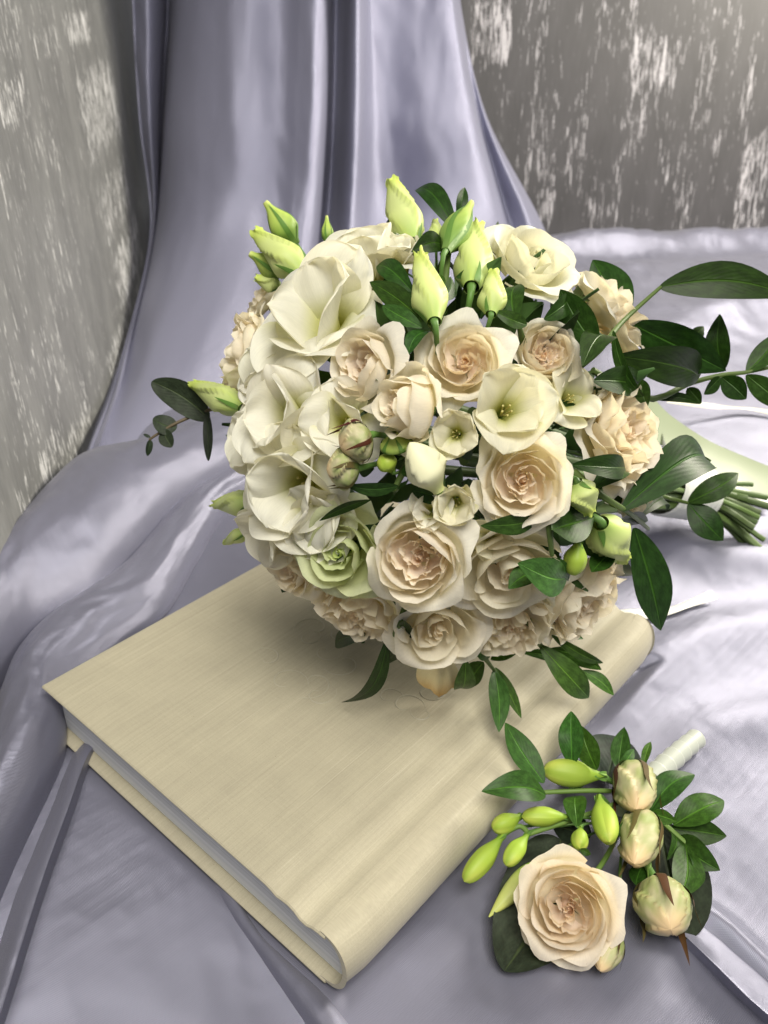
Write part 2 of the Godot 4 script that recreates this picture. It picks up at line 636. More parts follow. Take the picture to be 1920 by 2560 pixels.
# ---------------------------------------------------------------- album
func build_book() -> void:
	# local axes: x across the cover towards the spine, z along the spine (away from the fore corner), y up
	var a := deg_to_rad(40.0)
	var b := deg_to_rad(-50.5)
	var o := thing("photo_album", Vector3(-0.174, 0.0, -0.330), "closed album bound in beige linen with embossed scrolls, lying under the bouquet", "book")
	o.transform.basis = Basis(Vector3(cos(a), 0, sin(a)), Vector3.UP, Vector3(cos(b), 0, sin(b)))
	var ln := 0.272
	var wid := 0.205
	var linen: Material = mats["linen"]
	# top cover: profile across x, groove before the spine
	var top := func(x: float) -> float:
		var g := exp(-pow((x - (wid - 0.012)) / 0.0042, 2.0)) * 0.0030 + exp(-pow((x - (wid - 0.027)) / 0.0035, 2.0)) * 0.0017
		var fall := smoothstep(wid - 0.035, wid, x) * 0.0015
		return 0.0350 - g - fall
	var s := Sheet.new()
	shell(s, top, 0.0030, wid, ln)
	put("front_cover", s, linen, o)
	s = Sheet.new()
	shell(s, func(_x: float) -> float: return 0.0038, 0.0030, wid, ln)
	put("back_cover", s, linen, o)
	# spine: rounded strip joining both covers
	s = Sheet.new()
	var arc := func(v: float) -> Vector2:
		var t := lerpf(PI * 0.5, -PI * 0.5, v)
		return Vector2(wid - 0.001 + 0.0135 * pow(maxf(cos(t), 0.0), 0.75), 0.0180 + 0.0157 * sin(t))
	s.grid(24, 28, func(u: float, v: float) -> Vector3:
		var q: Vector2 = arc.call(v)
		var e := 1.0 - pow(absf(u * 2.0 - 1.0), 24.0)
		return Vector3(q.x - (1.0 - e) * 0.002, q.y, u * ln), plain_col(Color.WHITE))
	s.grid(24, 28, func(u: float, v: float) -> Vector3:
		var q: Vector2 = arc.call(v)
		return Vector3(wid - 0.001 + (q.x - wid + 0.001) * 0.9 - 0.001, 0.018 + (q.y - 0.018) * 0.91, u * ln), plain_col(Color.WHITE))
	for e in [0.0, 1.0]:
		s.grid(1, 28, func(u: float, v: float) -> Vector3:
			var q: Vector2 = arc.call(v)
			return Vector3(lerpf(q.x, wid - 0.001 + (q.x - wid + 0.001) * 0.9 - 0.001, u) - 0.001, lerpf(q.y, 0.018 + (q.y - 0.018) * 0.91, u), e * ln), plain_col(Color.WHITE))
	for i in s.t.size():
		s.t[i] = Vector2(0.9 + s.p[i].y * 3.0, s.p[i].z / ln)
	put("spine", s, linen, o)
	# page block, set back from the edges
	s = Sheet.new()
	var x0 := 0.005
	var x1 := wid + 0.004
	var z0 := 0.0055
	var z1 := ln - 0.0055
	var y0 := 0.0041
	var y1 := 0.0313
	var cs := [Vector2(x0, z0), Vector2(x1, z0), Vector2(x1, z1), Vector2(x0, z1)]
	for i in 4:
		var p0: Vector2 = cs[i]
		var p1: Vector2 = cs[(i + 1) % 4]
		s.grid(60, 1, func(u: float, v: float) -> Vector3:
			var q := p0.lerp(p1, u)
			return Vector3(q.x, lerpf(y1 - 0.0042 * smoothstep(wid - 0.034, wid - 0.018, q.x), y0, v), q.y), plain_col(Color.WHITE))
	put("page_block", s, mats["pages"], o)
	# embossed scrolls near the middle of the cover
	s = Sheet.new()
	var r2 := RandomNumberGenerator.new()
	r2.seed = 41
	for k in 15:
		var c := Vector2(0.120 + r2.randf_range(-0.05, 0.04), 0.125 + r2.randf_range(-0.04, 0.04))
		var r0 := r2.randf_range(0.006, 0.013)
		var turn := r2.randf_range(0, TAU)
		var way := PackedVector3Array()
		var rad := PackedFloat32Array()
		for i in 22:
			var t := i / 21.0
			var ang := turn + t * 5.2 * (1.0 if k % 2 == 0 else -1.0)
			var rr := r0 * (1.0 - 0.82 * t)
			way.append(Vector3(c.x + cos(ang) * rr, 0.03500, c.y + sin(ang) * rr))
			rad.append(0.00035 * sin(PI * clampf(t * 0.9 + 0.08, 0, 1)) + 0.00005)
		s.tube(way, rad, 6, Color(0.435, 0.405, 0.315), false)
	put("embossed_scroll", s, mats["ribbon"], o)

func shell(s: Sheet, top: Callable, thick: float, wid: float, ln: float) -> void:
	# rounded section swept along the cover, edges softened
	var nx := 60
	var nz := 24
	var prof := func(v: float) -> float: return v
	for under in [0, 1]:
		s.grid(nx, nz, func(u: float, v: float) -> Vector3:
			var x := u * wid
			var z := v * ln
			var ex := minf(minf(x, z), ln - z)
			var soft := 0.0007 * exp(-ex / 0.0006)
			var y: float = top.call(x)
			return Vector3(x, (y - soft) if under == 0 else (y - thick + soft), z), plain_col(Color.WHITE))
	for side in 3:
		s.grid(60, 4, func(u: float, v: float) -> Vector3:
			var x := 0.0
			var z := u * ln
			var out := sin(PI * v) * 0.0008
			var off := Vector3(-out, 0, 0)
			if side > 0:
				x = u * wid
				z = 0.0 if side == 1 else ln
				off = Vector3(0, 0, -out if side == 1 else out)
			var y: float = top.call(x)
			return Vector3(x, lerpf(y - 0.0007, y - thick + 0.0007, v), z) + off, plain_col(Color.WHITE))
	for i in s.t.size():
		s.t[i] = Vector2(s.p[i].x / 0.23 + (0.02 * s.p[i].y), s.p[i].z / ln)

# ---------------------------------------------------------------- flowers
const CREAM := Color(0.935, 0.912, 0.845)
const PEACH := Color(0.945, 0.855, 0.765)
const PINK := Color(0.945, 0.85, 0.795)
const WHITE := Color(0.91, 0.918, 0.875)
const GREENISH := Color(0.60, 0.70, 0.30)

func petal(s: Sheet, R: float, d: Dictionary, nu := 12, nv := 10) -> void:
	# a petal wrapped round the +Y axis: radii and heights are in units of R
	var ph: float = d.phi
	var w: float = d.w
	var curl: float = d.get("curl", 0.0)
	var ruf: float = d.get("ruffle", 0.02)
	var sp: float = d.get("spiral", 0.0)
	var p1 := rng.randf_range(0, TAU)
	var p2 := rng.randf_range(0, TAU)
	var p3 := rng.randf_range(0, TAU)
	var notch := rng.randf_range(-0.07, 0.05)
	var droop: float = d.get("droop", 0.3)
	var lean := rng.randf_range(-0.12, 0.12)
	var c0: Color = d.c0
	var c1: Color = d.c1
	s.grid(nu, nv, func(uu: float, v: float) -> Vector3:
		var u := uu * 2.0 - 1.0
		var tip := v * (1.0 - droop * pow(absf(u), 2.6) - notch * exp(-u * u * 12.0) + lean * u * 0.5)
		var wf := w * (0.42 + 0.58 * smoothstep(0.0, 0.7, v))
		var r := lerpf(lerpf(d.r0, d.r1, minf(1.0, tip * 1.9)), lerpf(d.r1, d.r2, clampf(tip, 0, 1)), smoothstep(0.15, 0.85, tip))
		var h := lerpf(d.h0, d.h1, tip - 0.12 * sin(PI * clampf(tip, 0, 1)))
		var rim := maxf(0.0, (tip - 0.60) / 0.40)
		var roll := curl * (0.75 + 0.75 * sin(u * 2.6 + p3) * sin(u * 2.6 + p3))
		r += roll * rim * rim
		h -= roll * rim * rim * rim * 0.95
		r += sp * u * (0.35 + 0.65 * v)
		r += ruf * v * (sin(u * 3.1 + p1) + 0.55 * sin(u * 7.3 + p2) * v + 0.35 * sin(u * 13.0 + p3) * v * v)
		h += ruf * 0.8 * v * v * sin(u * 4.7 + p3)
		r += 0.045 * u * u * v * d.get("wing", 1.0)
		r = maxf(r, 0.012)
		var a := ph + u * wf
		return Vector3(cos(a) * r, h, sin(a) * r) * R,
	func(_uu: float, v: float) -> Color: return c0.lerp(c1, smoothstep(0.15, 0.8, v)))

func rose(parent: Node3D, q: Array, called := "rose") -> void:
	var kind: String = q[0]
	var at := V(q, 1)
	var axis := Vector3(q[4], q[5], q[6])
	var R: float = q[7] * 0.01
	var spin: float = deg_to_rad(q[8]) if q.size() > 8 else 0.0
	var B := frame(axis, spin)
	var edge := CREAM
	var heart := PEACH
	var deep := Color(0.94, 0.79, 0.68)
	var hn := 13
	var hr := 0.5
	var hmin := 0.60
	var hmax := 0.74
	var hw := 0.85
	var hruf := 0.03
	var hsp := 0.10
	# rings: count, r1, r2, h0, h1, half width, curl, ruffle
	var rings := [[5, 0.60, 0.60, 0.0, 0.84, 0.82, 0.05, 0.02], [5, 0.76, 0.78, 0.0, 0.76, 0.85, 0.14, 0.025], [5, 0.86, 0.92, 0.0, 0.56, 0.80, 0.24, 0.03]]
	match kind:
		"cupped":
			hn = 15
			hr = 0.56
			hmin = 0.50
			hmax = 0.80
			hruf = 0.05
			heart = PINK
			rings = [[4, 0.68, 0.60, 0.0, 0.98, 0.95, 0.02, 0.02], [5, 0.82, 0.74, 0.0, 0.94, 0.85, 0.08, 0.025], [4, 0.92, 0.93, 0.0, 0.66, 0.85, 0.26, 0.03]]
		"bud":
			hn = 9
			hr = 0.30
			hmin = 1.05
			hmax = 1.16
			rings = [[4, 0.55, 0.34, 0.0, 1.30, 1.0, 0.03, 0.02], [4, 0.76, 0.46, 0.0, 1.34, 1.0, 0.05, 0.02], [4, 0.90, 0.66, 0.0, 1.18, 0.95, 0.10, 0.03], [3, 0.94, 0.98, 0.0, 0.75, 0.85, 0.20, 0.03]]
		"ruffled":
			hn = 15
			hr = 0.58
			hmin = 0.62
			hmax = 0.78
			hruf = 0.075
			hsp = 0.14
			heart = Color(0.93, 0.84, 0.735)
			rings = [[6, 0.66, 0.70, 0.0, 0.76, 0.62, 0.06, 0.065], [6, 0.78, 0.84, 0.0, 0.62, 0.66, 0.12, 0.065], [5, 0.86, 0.96, 0.0, 0.42, 0.72, 0.16, 0.06]]
		"cup", "green", "creamcup":
			hn = 4
			hr = 0.42
			hmin = 0.66
			hmax = 0.80
			hw = 1.25
			hsp = 0.16
			edge = WHITE
			heart = Color(0.86, 0.87, 0.70)
			deep = Color(0.80, 0.82, 0.58)
			rings = [[3, 0.58, 0.60, 0.0, 0.86, 1.15, 0.06, 0.025], [3, 0.76, 0.86, 0.0, 0.84, 1.2, 0.16, 0.035], [3, 0.88, 1.0, 0.0, 0.62, 1.1, 0.26, 0.04]]
			if kind == "creamcup":
				edge = CREAM
				heart = Color(0.93, 0.87, 0.765)
				deep = Color(0.91, 0.80, 0.65)
				hn = 6
			if kind == "green":
				heart = GREENISH
				deep = Color(0.42, 0.58, 0.13)
				edge = Color(0.70, 0.76, 0.55)
				hn = 7
		"spray":
			edge = Color(0.94, 0.875, 0.795)
			hn = 11
			hr = 0.40
			hmin = 0.62
			hmax = 0.72
			heart = Color(0.93, 0.835, 0.755)
			deep = Color(0.92, 0.76, 0.665)
			rings = [[5, 0.50, 0.50, 0.0, 0.86, 0.85, 0.04, 0.015], [5, 0.66, 0.66, 0.0, 0.86, 0.85, 0.08, 0.018], [5, 0.80, 0.82, 0.0, 0.76, 0.85, 0.15, 0.02], [4, 0.88, 0.92, 0.0, 0.52, 0.85, 0.24, 0.03]]
	var s := Sheet.new()
	for i in hn:
		var f := float(i) / (hn - 1)
		var r := lerpf(0.05, hr, pow(f, 0.85))
		var g := jitter(deep.lerp(heart, 0.25 + 0.6 * f), 0.04)
		petal(s, R, {"phi": i * 2.4 + rng.randf_range(-0.3, 0.3), "w": hw * rng.randf_range(0.75, 1.15), "r0": r * 0.5, "r1": r * 1.05, "r2": r * rng.randf_range(0.92, 1.08), "h0": 0.15, "h1": lerpf(hmin, hmax, f) + rng.randf_range(-0.035, 0.035), "curl": 0.03, "ruffle": hruf * (0.5 + f), "spiral": hsp * (0.4 + 0.6 * f) * (1.0 if rng.randf() < 0.85 else -1.0), "droop": 0.12, "wing": 0.3, "c0": g, "c1": jitter(heart.lerp(edge, 0.25 + 0.45 * f), 0.03)}, 10, 8)
	# the tightly furled middle
	var hb: float = hmin - 0.03
	for i in 3:
		petal(s, R, {"phi": i * 2.1, "w": 1.9, "r0": 0.05, "r1": 0.05 + 0.035 * i, "r2": 0.03 + 0.04 * i, "h0": 0.1, "h1": hb + 0.02 * i, "curl": 0.0, "ruffle": 0.012, "spiral": 0.025, "droop": 0.08, "wing": 0.1, "c0": deep, "c1": deep.lerp(heart, 0.7)}, 12, 6)
	s.grid(12, 5, func(u: float, v: float) -> Vector3:
		var a := u * TAU
		var r := 0.17 * cos(v * PI * 0.5)
		return Vector3(cos(a) * r, lerpf(0.0, hmin - 0.14, v), sin(a) * r) * R, plain_col(deep))
	# hip under the petals
	s.grid(10, 5, func(u: float, v: float) -> Vector3:
		var a := u * TAU
		var r := 0.18 * sin(PI * (0.12 + 0.75 * v))
		return Vector3(cos(a) * r, lerpf(-0.22, 0.0, v), sin(a) * r) * R, plain_col(Color(0.12, 0.2, 0.05)))
	var o := put(called, s, mats["petal"], parent, at)
	o.basis = B
	if q.size() > 9 and q[9] != "":
		o.set_meta("label", q[9])
	for k in rings.size():
		var g: Array = rings[k]
		var off := rng.randf_range(0, TAU)
		for i in int(g[0]):
			var ps := Sheet.new()
			var f: float = (k + 1.0) / rings.size()
			var c1 := jitter(heart.lerp(edge, 0.55 + 0.45 * f), 0.025)
			var c0 := jitter(heart.lerp(Color(0.70, 0.70, 0.36), f * 0.55), 0.03)
			petal(ps, R, {"phi": off + TAU * i / g[0] + rng.randf_range(-0.16, 0.16), "w": g[5] * rng.randf_range(0.9, 1.12), "r0": 0.14, "r1": g[1] * rng.randf_range(0.96, 1.04), "r2": g[2] * rng.randf_range(0.93, 1.07), "h0": g[3] - 0.02, "h1": g[4] * rng.randf_range(0.94, 1.06), "curl": g[6] * rng.randf_range(0.6, 1.5), "ruffle": g[7], "spiral": 0.07, "droop": rng.randf_range(0.22, 0.36), "c0": c0, "c1": c1}, 14, 12)
			put("petal", ps, mats["petal"], o)

func lily(parent: Node3D, q: Array) -> void:
	var tone: String = q[0]
	var R: float = q[7] * 0.01
	var flare: float = deg_to_rad(q[8])
	var cup: float = q[9]
	var n: int = q[11]
	var B := frame(Vector3(q[4], q[5], q[6]), deg_to_rad(q[10]))
	var tipc := WHITE if tone == "white" else Color(0.87, 0.865, 0.74)
	var throat := Color(0.66, 0.68, 0.22) if tone == "white" else Color(0.56, 0.58, 0.17)
	var s := Sheet.new()
	# throat tube and stamens
	s.grid(16, 6, func(u: float, v: float) -> Vector3:
		var a := u * TAU
		var r := lerpf(0.05, 0.20, v)
		return Vector3(cos(a) * r, lerpf(-0.30, 0.16, v), sin(a) * r) * R, func(_u: float, v: float) -> Color: return Color(0.3, 0.42, 0.1).lerp(throat, v))
	for i in (5 if tone == "freesia" else 2):
		var a := i * 1.3 + 0.4
		var way := PackedVector3Array([Vector3(0, -0.1, 0) * R, Vector3(cos(a) * 0.06, 0.2, sin(a) * 0.06) * R, Vector3(cos(a) * 0.10, 0.36 + 0.03 * (i % 3), sin(a) * 0.10) * R])
		s.tube(way, PackedFloat32Array([0.012 * R, 0.012 * R, 0.022 * R]), 5, Color(0.66, 0.62, 0.28))
	var o := put("freesia_bloom", s, mats["petal"], parent, V(q, 1))
	o.basis = B
	for i in n:
		var inner := i % 2 == 1
		var ps := Sheet.new()
		var phi := TAU * i / n + rng.randf_range(-0.1, 0.1)
		var fl := flare * rng.randf_range(0.65, 1.3) * (rng.randf_range(0.22, 0.7) if inner and tone == "white" else (0.8 if inner else 1.05))
		var ln := R * rng.randf_range(1.0, 1.14) * (0.95 if inner else 1.05)
		var wd := R * rng.randf_range(0.56, 0.68)
		var cp := cup * rng.randf_range(0.7, 1.3)
		var roll := rng.randf_range(-0.6, 0.6) if tone == "white" else rng.randf_range(-0.25, 0.25)
		var p1 := rng.randf_range(0, TAU)
		var back := rng.randf_range(0.1, 0.9)
		var tc := jitter(tipc, 0.02)
		var dirr := Vector3(cos(phi), 0, sin(phi))
		var side := Vector3(-sin(phi), 0, cos(phi))
		# centre line by steps
		var line := PackedVector3Array()
		var dirs := PackedVector3Array()
		var at := dirr * 0.09 * R + Vector3(0, 0.02 * R, 0)
		var steps := 18
		var before := 0.0
		for j in steps + 1:
			var v := 1.0 - pow(1.0 - float(j) / steps, 1.7)
			var a := lerpf(0.22, fl, smoothstep(0.0, 0.62, v)) + back * smoothstep(0.72, 1.0, v)
			var d := Vector3(0, cos(a), 0) + dirr * sin(a)
			at += d * ln * (v - before)
			before = v
			line.append(at)
			dirs.append(d)
		ps.grid(16, steps, func(uu: float, vv: float) -> Vector3:
			var u := uu * 2.0 - 1.0
			var j := int(round(vv * steps))
			var v := 1.0 - pow(1.0 - vv, 1.7)
			var w := wd * lerpf(0.22, 1.0, smoothstep(0.0, 0.52, v)) * sqrt(maxf(0.0, 1.0 - pow(maxf(0.0, (v - 0.42) / 0.58), 2.15)))
			var nrm := side.cross(dirs[j]).normalized()
			if nrm.y < 0:
				nrm = -nrm
			var lift := cp * w * (u * u) + 0.10 * w * sin(u * 4.0 + p1 + v * 3.0) * v + 0.07 * w * sin(u * 9.0 + p1 * 2.0) * v * v + roll * w * u * v * 0.6
			return line[j] + side * w * u + nrm * lift + dirs[j] * (-0.06 * ln * u * u * v),
		func(_u: float, v: float) -> Color: return throat.lerp(tc, smoothstep(0.05, 0.42, v)))
		put("petal", ps, mats["petal"], o)

func bud(parent: Node3D, q: Array, root_at: Vector3) -> void:
	var kind: String = q[0]
	var a := V(q, 1)
	var b := V(q, 4)
	var w: float = q[7] * 0.01
	var ln := a.distance_to(b)
	var B := frame(b - a, rng.randf_range(0, TAU))
	var s := Sheet.new()
	var called := "lisianthus_bud"
	var p1 := rng.randf_range(0, TAU)
	match kind:
		"twisted":
			var pale := jitter(Color(0.52, 0.60, 0.235), 0.06)
			var tip := jitter(Color(0.46, 0.56, 0.12), 0.06)
			var base := Color(0.32, 0.44, 0.12)
			s.grid(42, 26, func(u: float, v: float) -> Vector3:
				var t := u * TAU
				var r := lerpf(0.34, 1.0, smoothstep(-0.05, 0.33, v)) * (1.0 - 0.70 * pow(maxf(0.0, (v - 0.30) / 0.70), 1.25))
				r += 0.06 * smoothstep(0.95, 1.0, v)
				var tw := fposmod(t * 4.0 / TAU - v * 1.1 + p1, 1.0)
				r *= 1.0 + 0.27 * (tw - 0.5) * smoothstep(0.05, 0.4, v)
				r *= 1.0 + smoothstep(0.9, 1.0, v) * 0.22 * sin(t * 5.0 + p1)
				var h := v + smoothstep(0.9, 1.0, v) * 0.05 * sin(t * 4.0 + 2.0 * p1)
				return Vector3(cos(t) * r * w, h * ln, sin(t) * r * w),
			func(u: float, v: float) -> Color:
				var tw := fposmod(u * 4.0 - v * 1.1 + p1, 1.0)
				return base.lerp(pale, smoothstep(0.0, 0.3, v)).lerp(tip, smoothstep(0.6, 0.95, v)).lerp(tip, 0.55 * pow(tw, 5.0)))
			# folded petal edges inside the mouth
			s.grid(20, 4, func(u: float, v: float) -> Vector3:
				var t := u * TAU * 1.6
				var r := lerpf(0.36, 0.08, u) * (1.0 + 0.2 * sin(t * 5.0))
				return Vector3(cos(t) * r * w, (0.86 + 0.14 * v) * ln, sin(t) * r * w), plain_col(tip))
		"sepal":
			var body := jitter(Color(0.36, 0.47, 0.10), 0.06)
			s.grid(30, 20, func(u: float, v: float) -> Vector3:
				var t := u * TAU
				var r := lerpf(0.3, 1.0, smoothstep(0.0, 0.34, v)) * lerpf(1.0, 0.26, smoothstep(0.42, 0.95, v)) * (1.0 if v < 0.97 else 0.8)
				var tw := fposmod(t * 3.0 / TAU - v * 0.8 + p1, 1.0)
				r *= 1.0 + 0.14 * (tw - 0.5)
				return Vector3(cos(t) * r * w, v * ln, sin(t) * r * w),
			func(_u: float, v: float) -> Color: return Color(0.14, 0.25, 0.05).lerp(body, smoothstep(0.1, 0.7, v)).lerp(Color(0.55, 0.6, 0.2), smoothstep(0.9, 1.0, v)))
		"freesia", "slender":
			called = "freesia_bud"
			w *= 0.88
			var c := jitter(Color(0.31, 0.44, 0.055), 0.08)
			if kind == "slender":
				c = Color(0.42, 0.47, 0.15)
			s.grid(30, 22, func(u: float, v: float) -> Vector3:
				var t := u * TAU
				var r := lerpf(0.22, 1.0, smoothstep(0.0, 0.55, v)) * sqrt(maxf(0.0, 1.0 - pow(maxf(0.0, (v - 0.58) / 0.42), 2.2)))
				if kind == "slender":
					r = sin(PI * pow(clampf(v * 0.9 + 0.1, 0, 1), 0.8)) + 0.06
				r *= 1.0 + 0.04 * cos(t * 3.0 + p1) - 0.07 * pow(absf(cos(t * 1.5 + p1 + v * 0.6)), 22.0) * smoothstep(0.2, 0.5, v)
				return Vector3(cos(t) * r * w, v * ln, sin(t) * r * w),
			func(u: float, v: float) -> Color: return Color(0.20, 0.33, 0.035).lerp(c, smoothstep(0.05, 0.5, v)).lerp(Color(0.60, 0.62, 0.13), 0.55 * smoothstep(0.5, 1.0, v) * (0.5 + 0.5 * sin(u * TAU * 3.0))))
		"white":
			called = "freesia_bud"
			s.grid(30, 22, func(u: float, v: float) -> Vector3:
				var t := u * TAU
				var r := lerpf(0.3, 1.0, smoothstep(0.0, 0.45, v)) * pow(maxf(0.0, 1.0 - pow(maxf(0.0, (v - 0.40) / 0.60), 1.6)), 0.75)
				var tw := fposmod(t * 3.0 / TAU - v * 0.5 + p1, 1.0)
				r *= 1.0 + 0.24 * (tw - 0.5) * smoothstep(0.1, 0.4, v)
				return Vector3(cos(t) * r * w, v * ln, sin(t) * r * w),
			func(_u: float, v: float) -> Color: return Color(0.55, 0.60, 0.26).lerp(Color(0.74, 0.73, 0.50), smoothstep(0.0, 0.5, v)))
		"rosebud":
			called = "rosebud"
			var n := FastNoiseLite.new()
			n.seed = int(p1 * 1000)
			n.frequency = 1.0
			s.grid(44, 30, func(u: float, v: float) -> Vector3:
				var t := u * TAU
				var r := pow(maxf(0.0, sin(PI * pow(v * 0.97 + 0.03, 0.95))), 0.62)
				var tw := fposmod(t * 4.0 / TAU - v * 1.1 + p1, 1.0)
				r *= 1.0 + 0.24 * (tw - 0.5) * smoothstep(0.1, 0.4, v)
				r *= 1.0 + 0.09 * n.get_noise_3d(cos(t) * 2.0, sin(t) * 2.0, v * 3.0)
				return Vector3(cos(t) * r * w, v * ln, sin(t) * r * w),
			func(u: float, v: float) -> Color:
				var t := u * TAU
				var g := 0.62 + 1.5 * n.get_noise_3d(cos(t) * 1.7, sin(t) * 1.7, v * 2.4)
				var rimline := pow(fposmod(t * 4.0 / TAU - v * 1.1 + p1, 1.0), 14.0)
				return Color(0.50, 0.46, 0.29).lerp(Color(0.26, 0.33, 0.10), clampf(g, 0, 1) * (1.0 - 0.4 * v)).lerp(Color(0.70, 0.52, 0.30), smoothstep(0.75, 1.0, v)).lerp(Color(0.26, 0.12, 0.05), 0.5 * rimline))
	var o := put(called, s, mats["bud"], parent, a)
	o.basis = B
	if q[8] != "":
		o.set_meta("label", q[8])
	# calyx
	var n_sep := 5
	for i in n_sep:
		if kind == "white" or kind == "slender" or (kind == "twisted" and i % 2 == 0) or (kind == "freesia" and i > 2):
			continue
		var t := TAU * i / n_sep + p1
		var ss := Sheet.new()
		var long := ln * rng.randf_range(0.35, 0.6)
		var wide := w * 0.13
		var tone := Color(0.10, 0.20, 0.04)
		var off := 1.04
		if kind == "twisted":
			long = ln * rng.randf_range(0.16, 0.30)
			wide = w * 0.2
			off = 1.12
		if kind == "sepal":
			long = ln * rng.randf_range(0.7, 0.95)
			wide = w * 0.26
		if kind == "freesia":
			long = ln * 0.22
			wide = w * 0.45
			off = 0.55
		if kind == "rosebud":
			long = ln * rng.randf_range(0.7, 1.25)
			wide = w * rng.randf_range(0.15, 0.24)
			tone = Color(0.07, 0.014, 0.012).lerp(Color(0.13, 0.15, 0.045), rng.randf() * 0.6)
			off = 1.10
		var kink := rng.randf_range(-0.3, 0.3)
		var outw := rng.randf_range(0.0, 0.35) if kind == "rosebud" else 0.05
		ss.grid(4, 12, func(uu: float, v: float) -> Vector3:
			var u := uu * 2.0 - 1.0
			var y := v * long
			var vv := clampf(y / ln, 0.0, 1.0)
			var r := lerpf(0.3, 1.0, smoothstep(0.0, 0.34, vv)) * lerpf(1.0, 0.30, smoothstep(0.42, 0.95, vv))
			if kind == "twisted":
				r = lerpf(0.34, 1.0, smoothstep(-0.05, 0.33, vv))
			if kind == "rosebud":
				r = pow(maxf(0.0, sin(PI * pow(clampf(vv, 0.0, 0.62) * 0.97 + 0.03, 0.95))), 0.62)
			r = r * off + outw * v * v * v
			var wd := wide * pow(maxf(0.0, 1.0 - v), 0.7) * (0.55 + 1.2 * v * (1.0 - v) + 0.2)
			var dirr := Vector3(cos(t + kink * v * v), 0, sin(t + kink * v * v))
			var side := Vector3(-dirr.z, 0, dirr.x)
			return dirr * (r * w - 0.1 * wd * u * u) + side * wd * u + Vector3(0, y, 0), func(_u: float, v: float) -> Color: return Color(0.12, 0.2, 0.05).lerp(tone, smoothstep(0.0, 0.25, v)))
		put("sepal", ss, mats["sepal"], o)
	# a short stalk behind the bud
	var st := Sheet.new()
	var to := B.inverse() * (root_at - a)
	var reach := minf(to.length() * 0.6, 0.05)
	to = to.normalized()
	st.tube(spline([Vector3(0, 0.04 * ln, 0), Vector3(0, -0.12 * ln, 0) + to * 0.004, Vector3(0, -0.15 * ln, 0) + to * reach], 6), PackedFloat32Array([w * 0.26, w * 0.22, w * 0.18, w * 0.15, w * 0.14, w * 0.13, w * 0.13]), 8, Color(0.10, 0.20, 0.045), false)
	put("stalk", st, mats["stem"], o)

func leaf(parent: Node, a: Vector3, b: Vector3, width: float, tilt: float, tone: String, toward: Vector3, called := "leaf") -> void:
	var ax := b - a
	var ln := ax.length()
	ax /= ln
	var n := (toward - ax * toward.dot(ax)).normalized()
	n = n.rotated(ax, tilt * (1.0 if rng.randf() < 0.5 else -1.0) * 1.6)
	var side := ax.cross(n)
	var bow := rng.randf_range(-0.08, 0.20) * ln
	var fold := rng.randf_range(0.10, 0.28)
	var hook := rng.randf_range(-0.08, 0.08) * ln
	var wave := rng.randf_range(0.0, 0.05)
	var p1 := rng.randf_range(0, TAU)
	var fat := rng.randf_range(0.86, 1.02)
	var g := rng.randf_range(0.62, 1.0)
	var shade := Color(g * rng.randf_range(0.75, 1.0), g, g * rng.randf_range(0.7, 1.0))
	var round_leaf := tone == "euca"
	var s := Sheet.new()
	s.grid(8, 20, func(uu: float, vv: float) -> Vector3:
		var u := uu * 2.0 - 1.0
		var v := 0.5 - 0.5 * cos(PI * vv)
		var f := pow(maxf(0.0, sin(PI * pow(v, fat))), 0.82 if not round_leaf else 0.55)
		var w := 0.5 * width * f + 0.010 * ln * (1.0 - v)
		var c := a + ax * ln * v + n * bow * sin(PI * v) + side * hook * sin(PI * v)
		return c + side * w * u + n * (absf(u) * w * fold + wave * width * sin(v * 11.0 + p1) * u * u * signf(u) * 0.5), plain_col(shade))
	# a leaf is a sheet with two faces, a fraction of a millimetre apart
	put(called, s, mats["leaf_" + tone], parent)

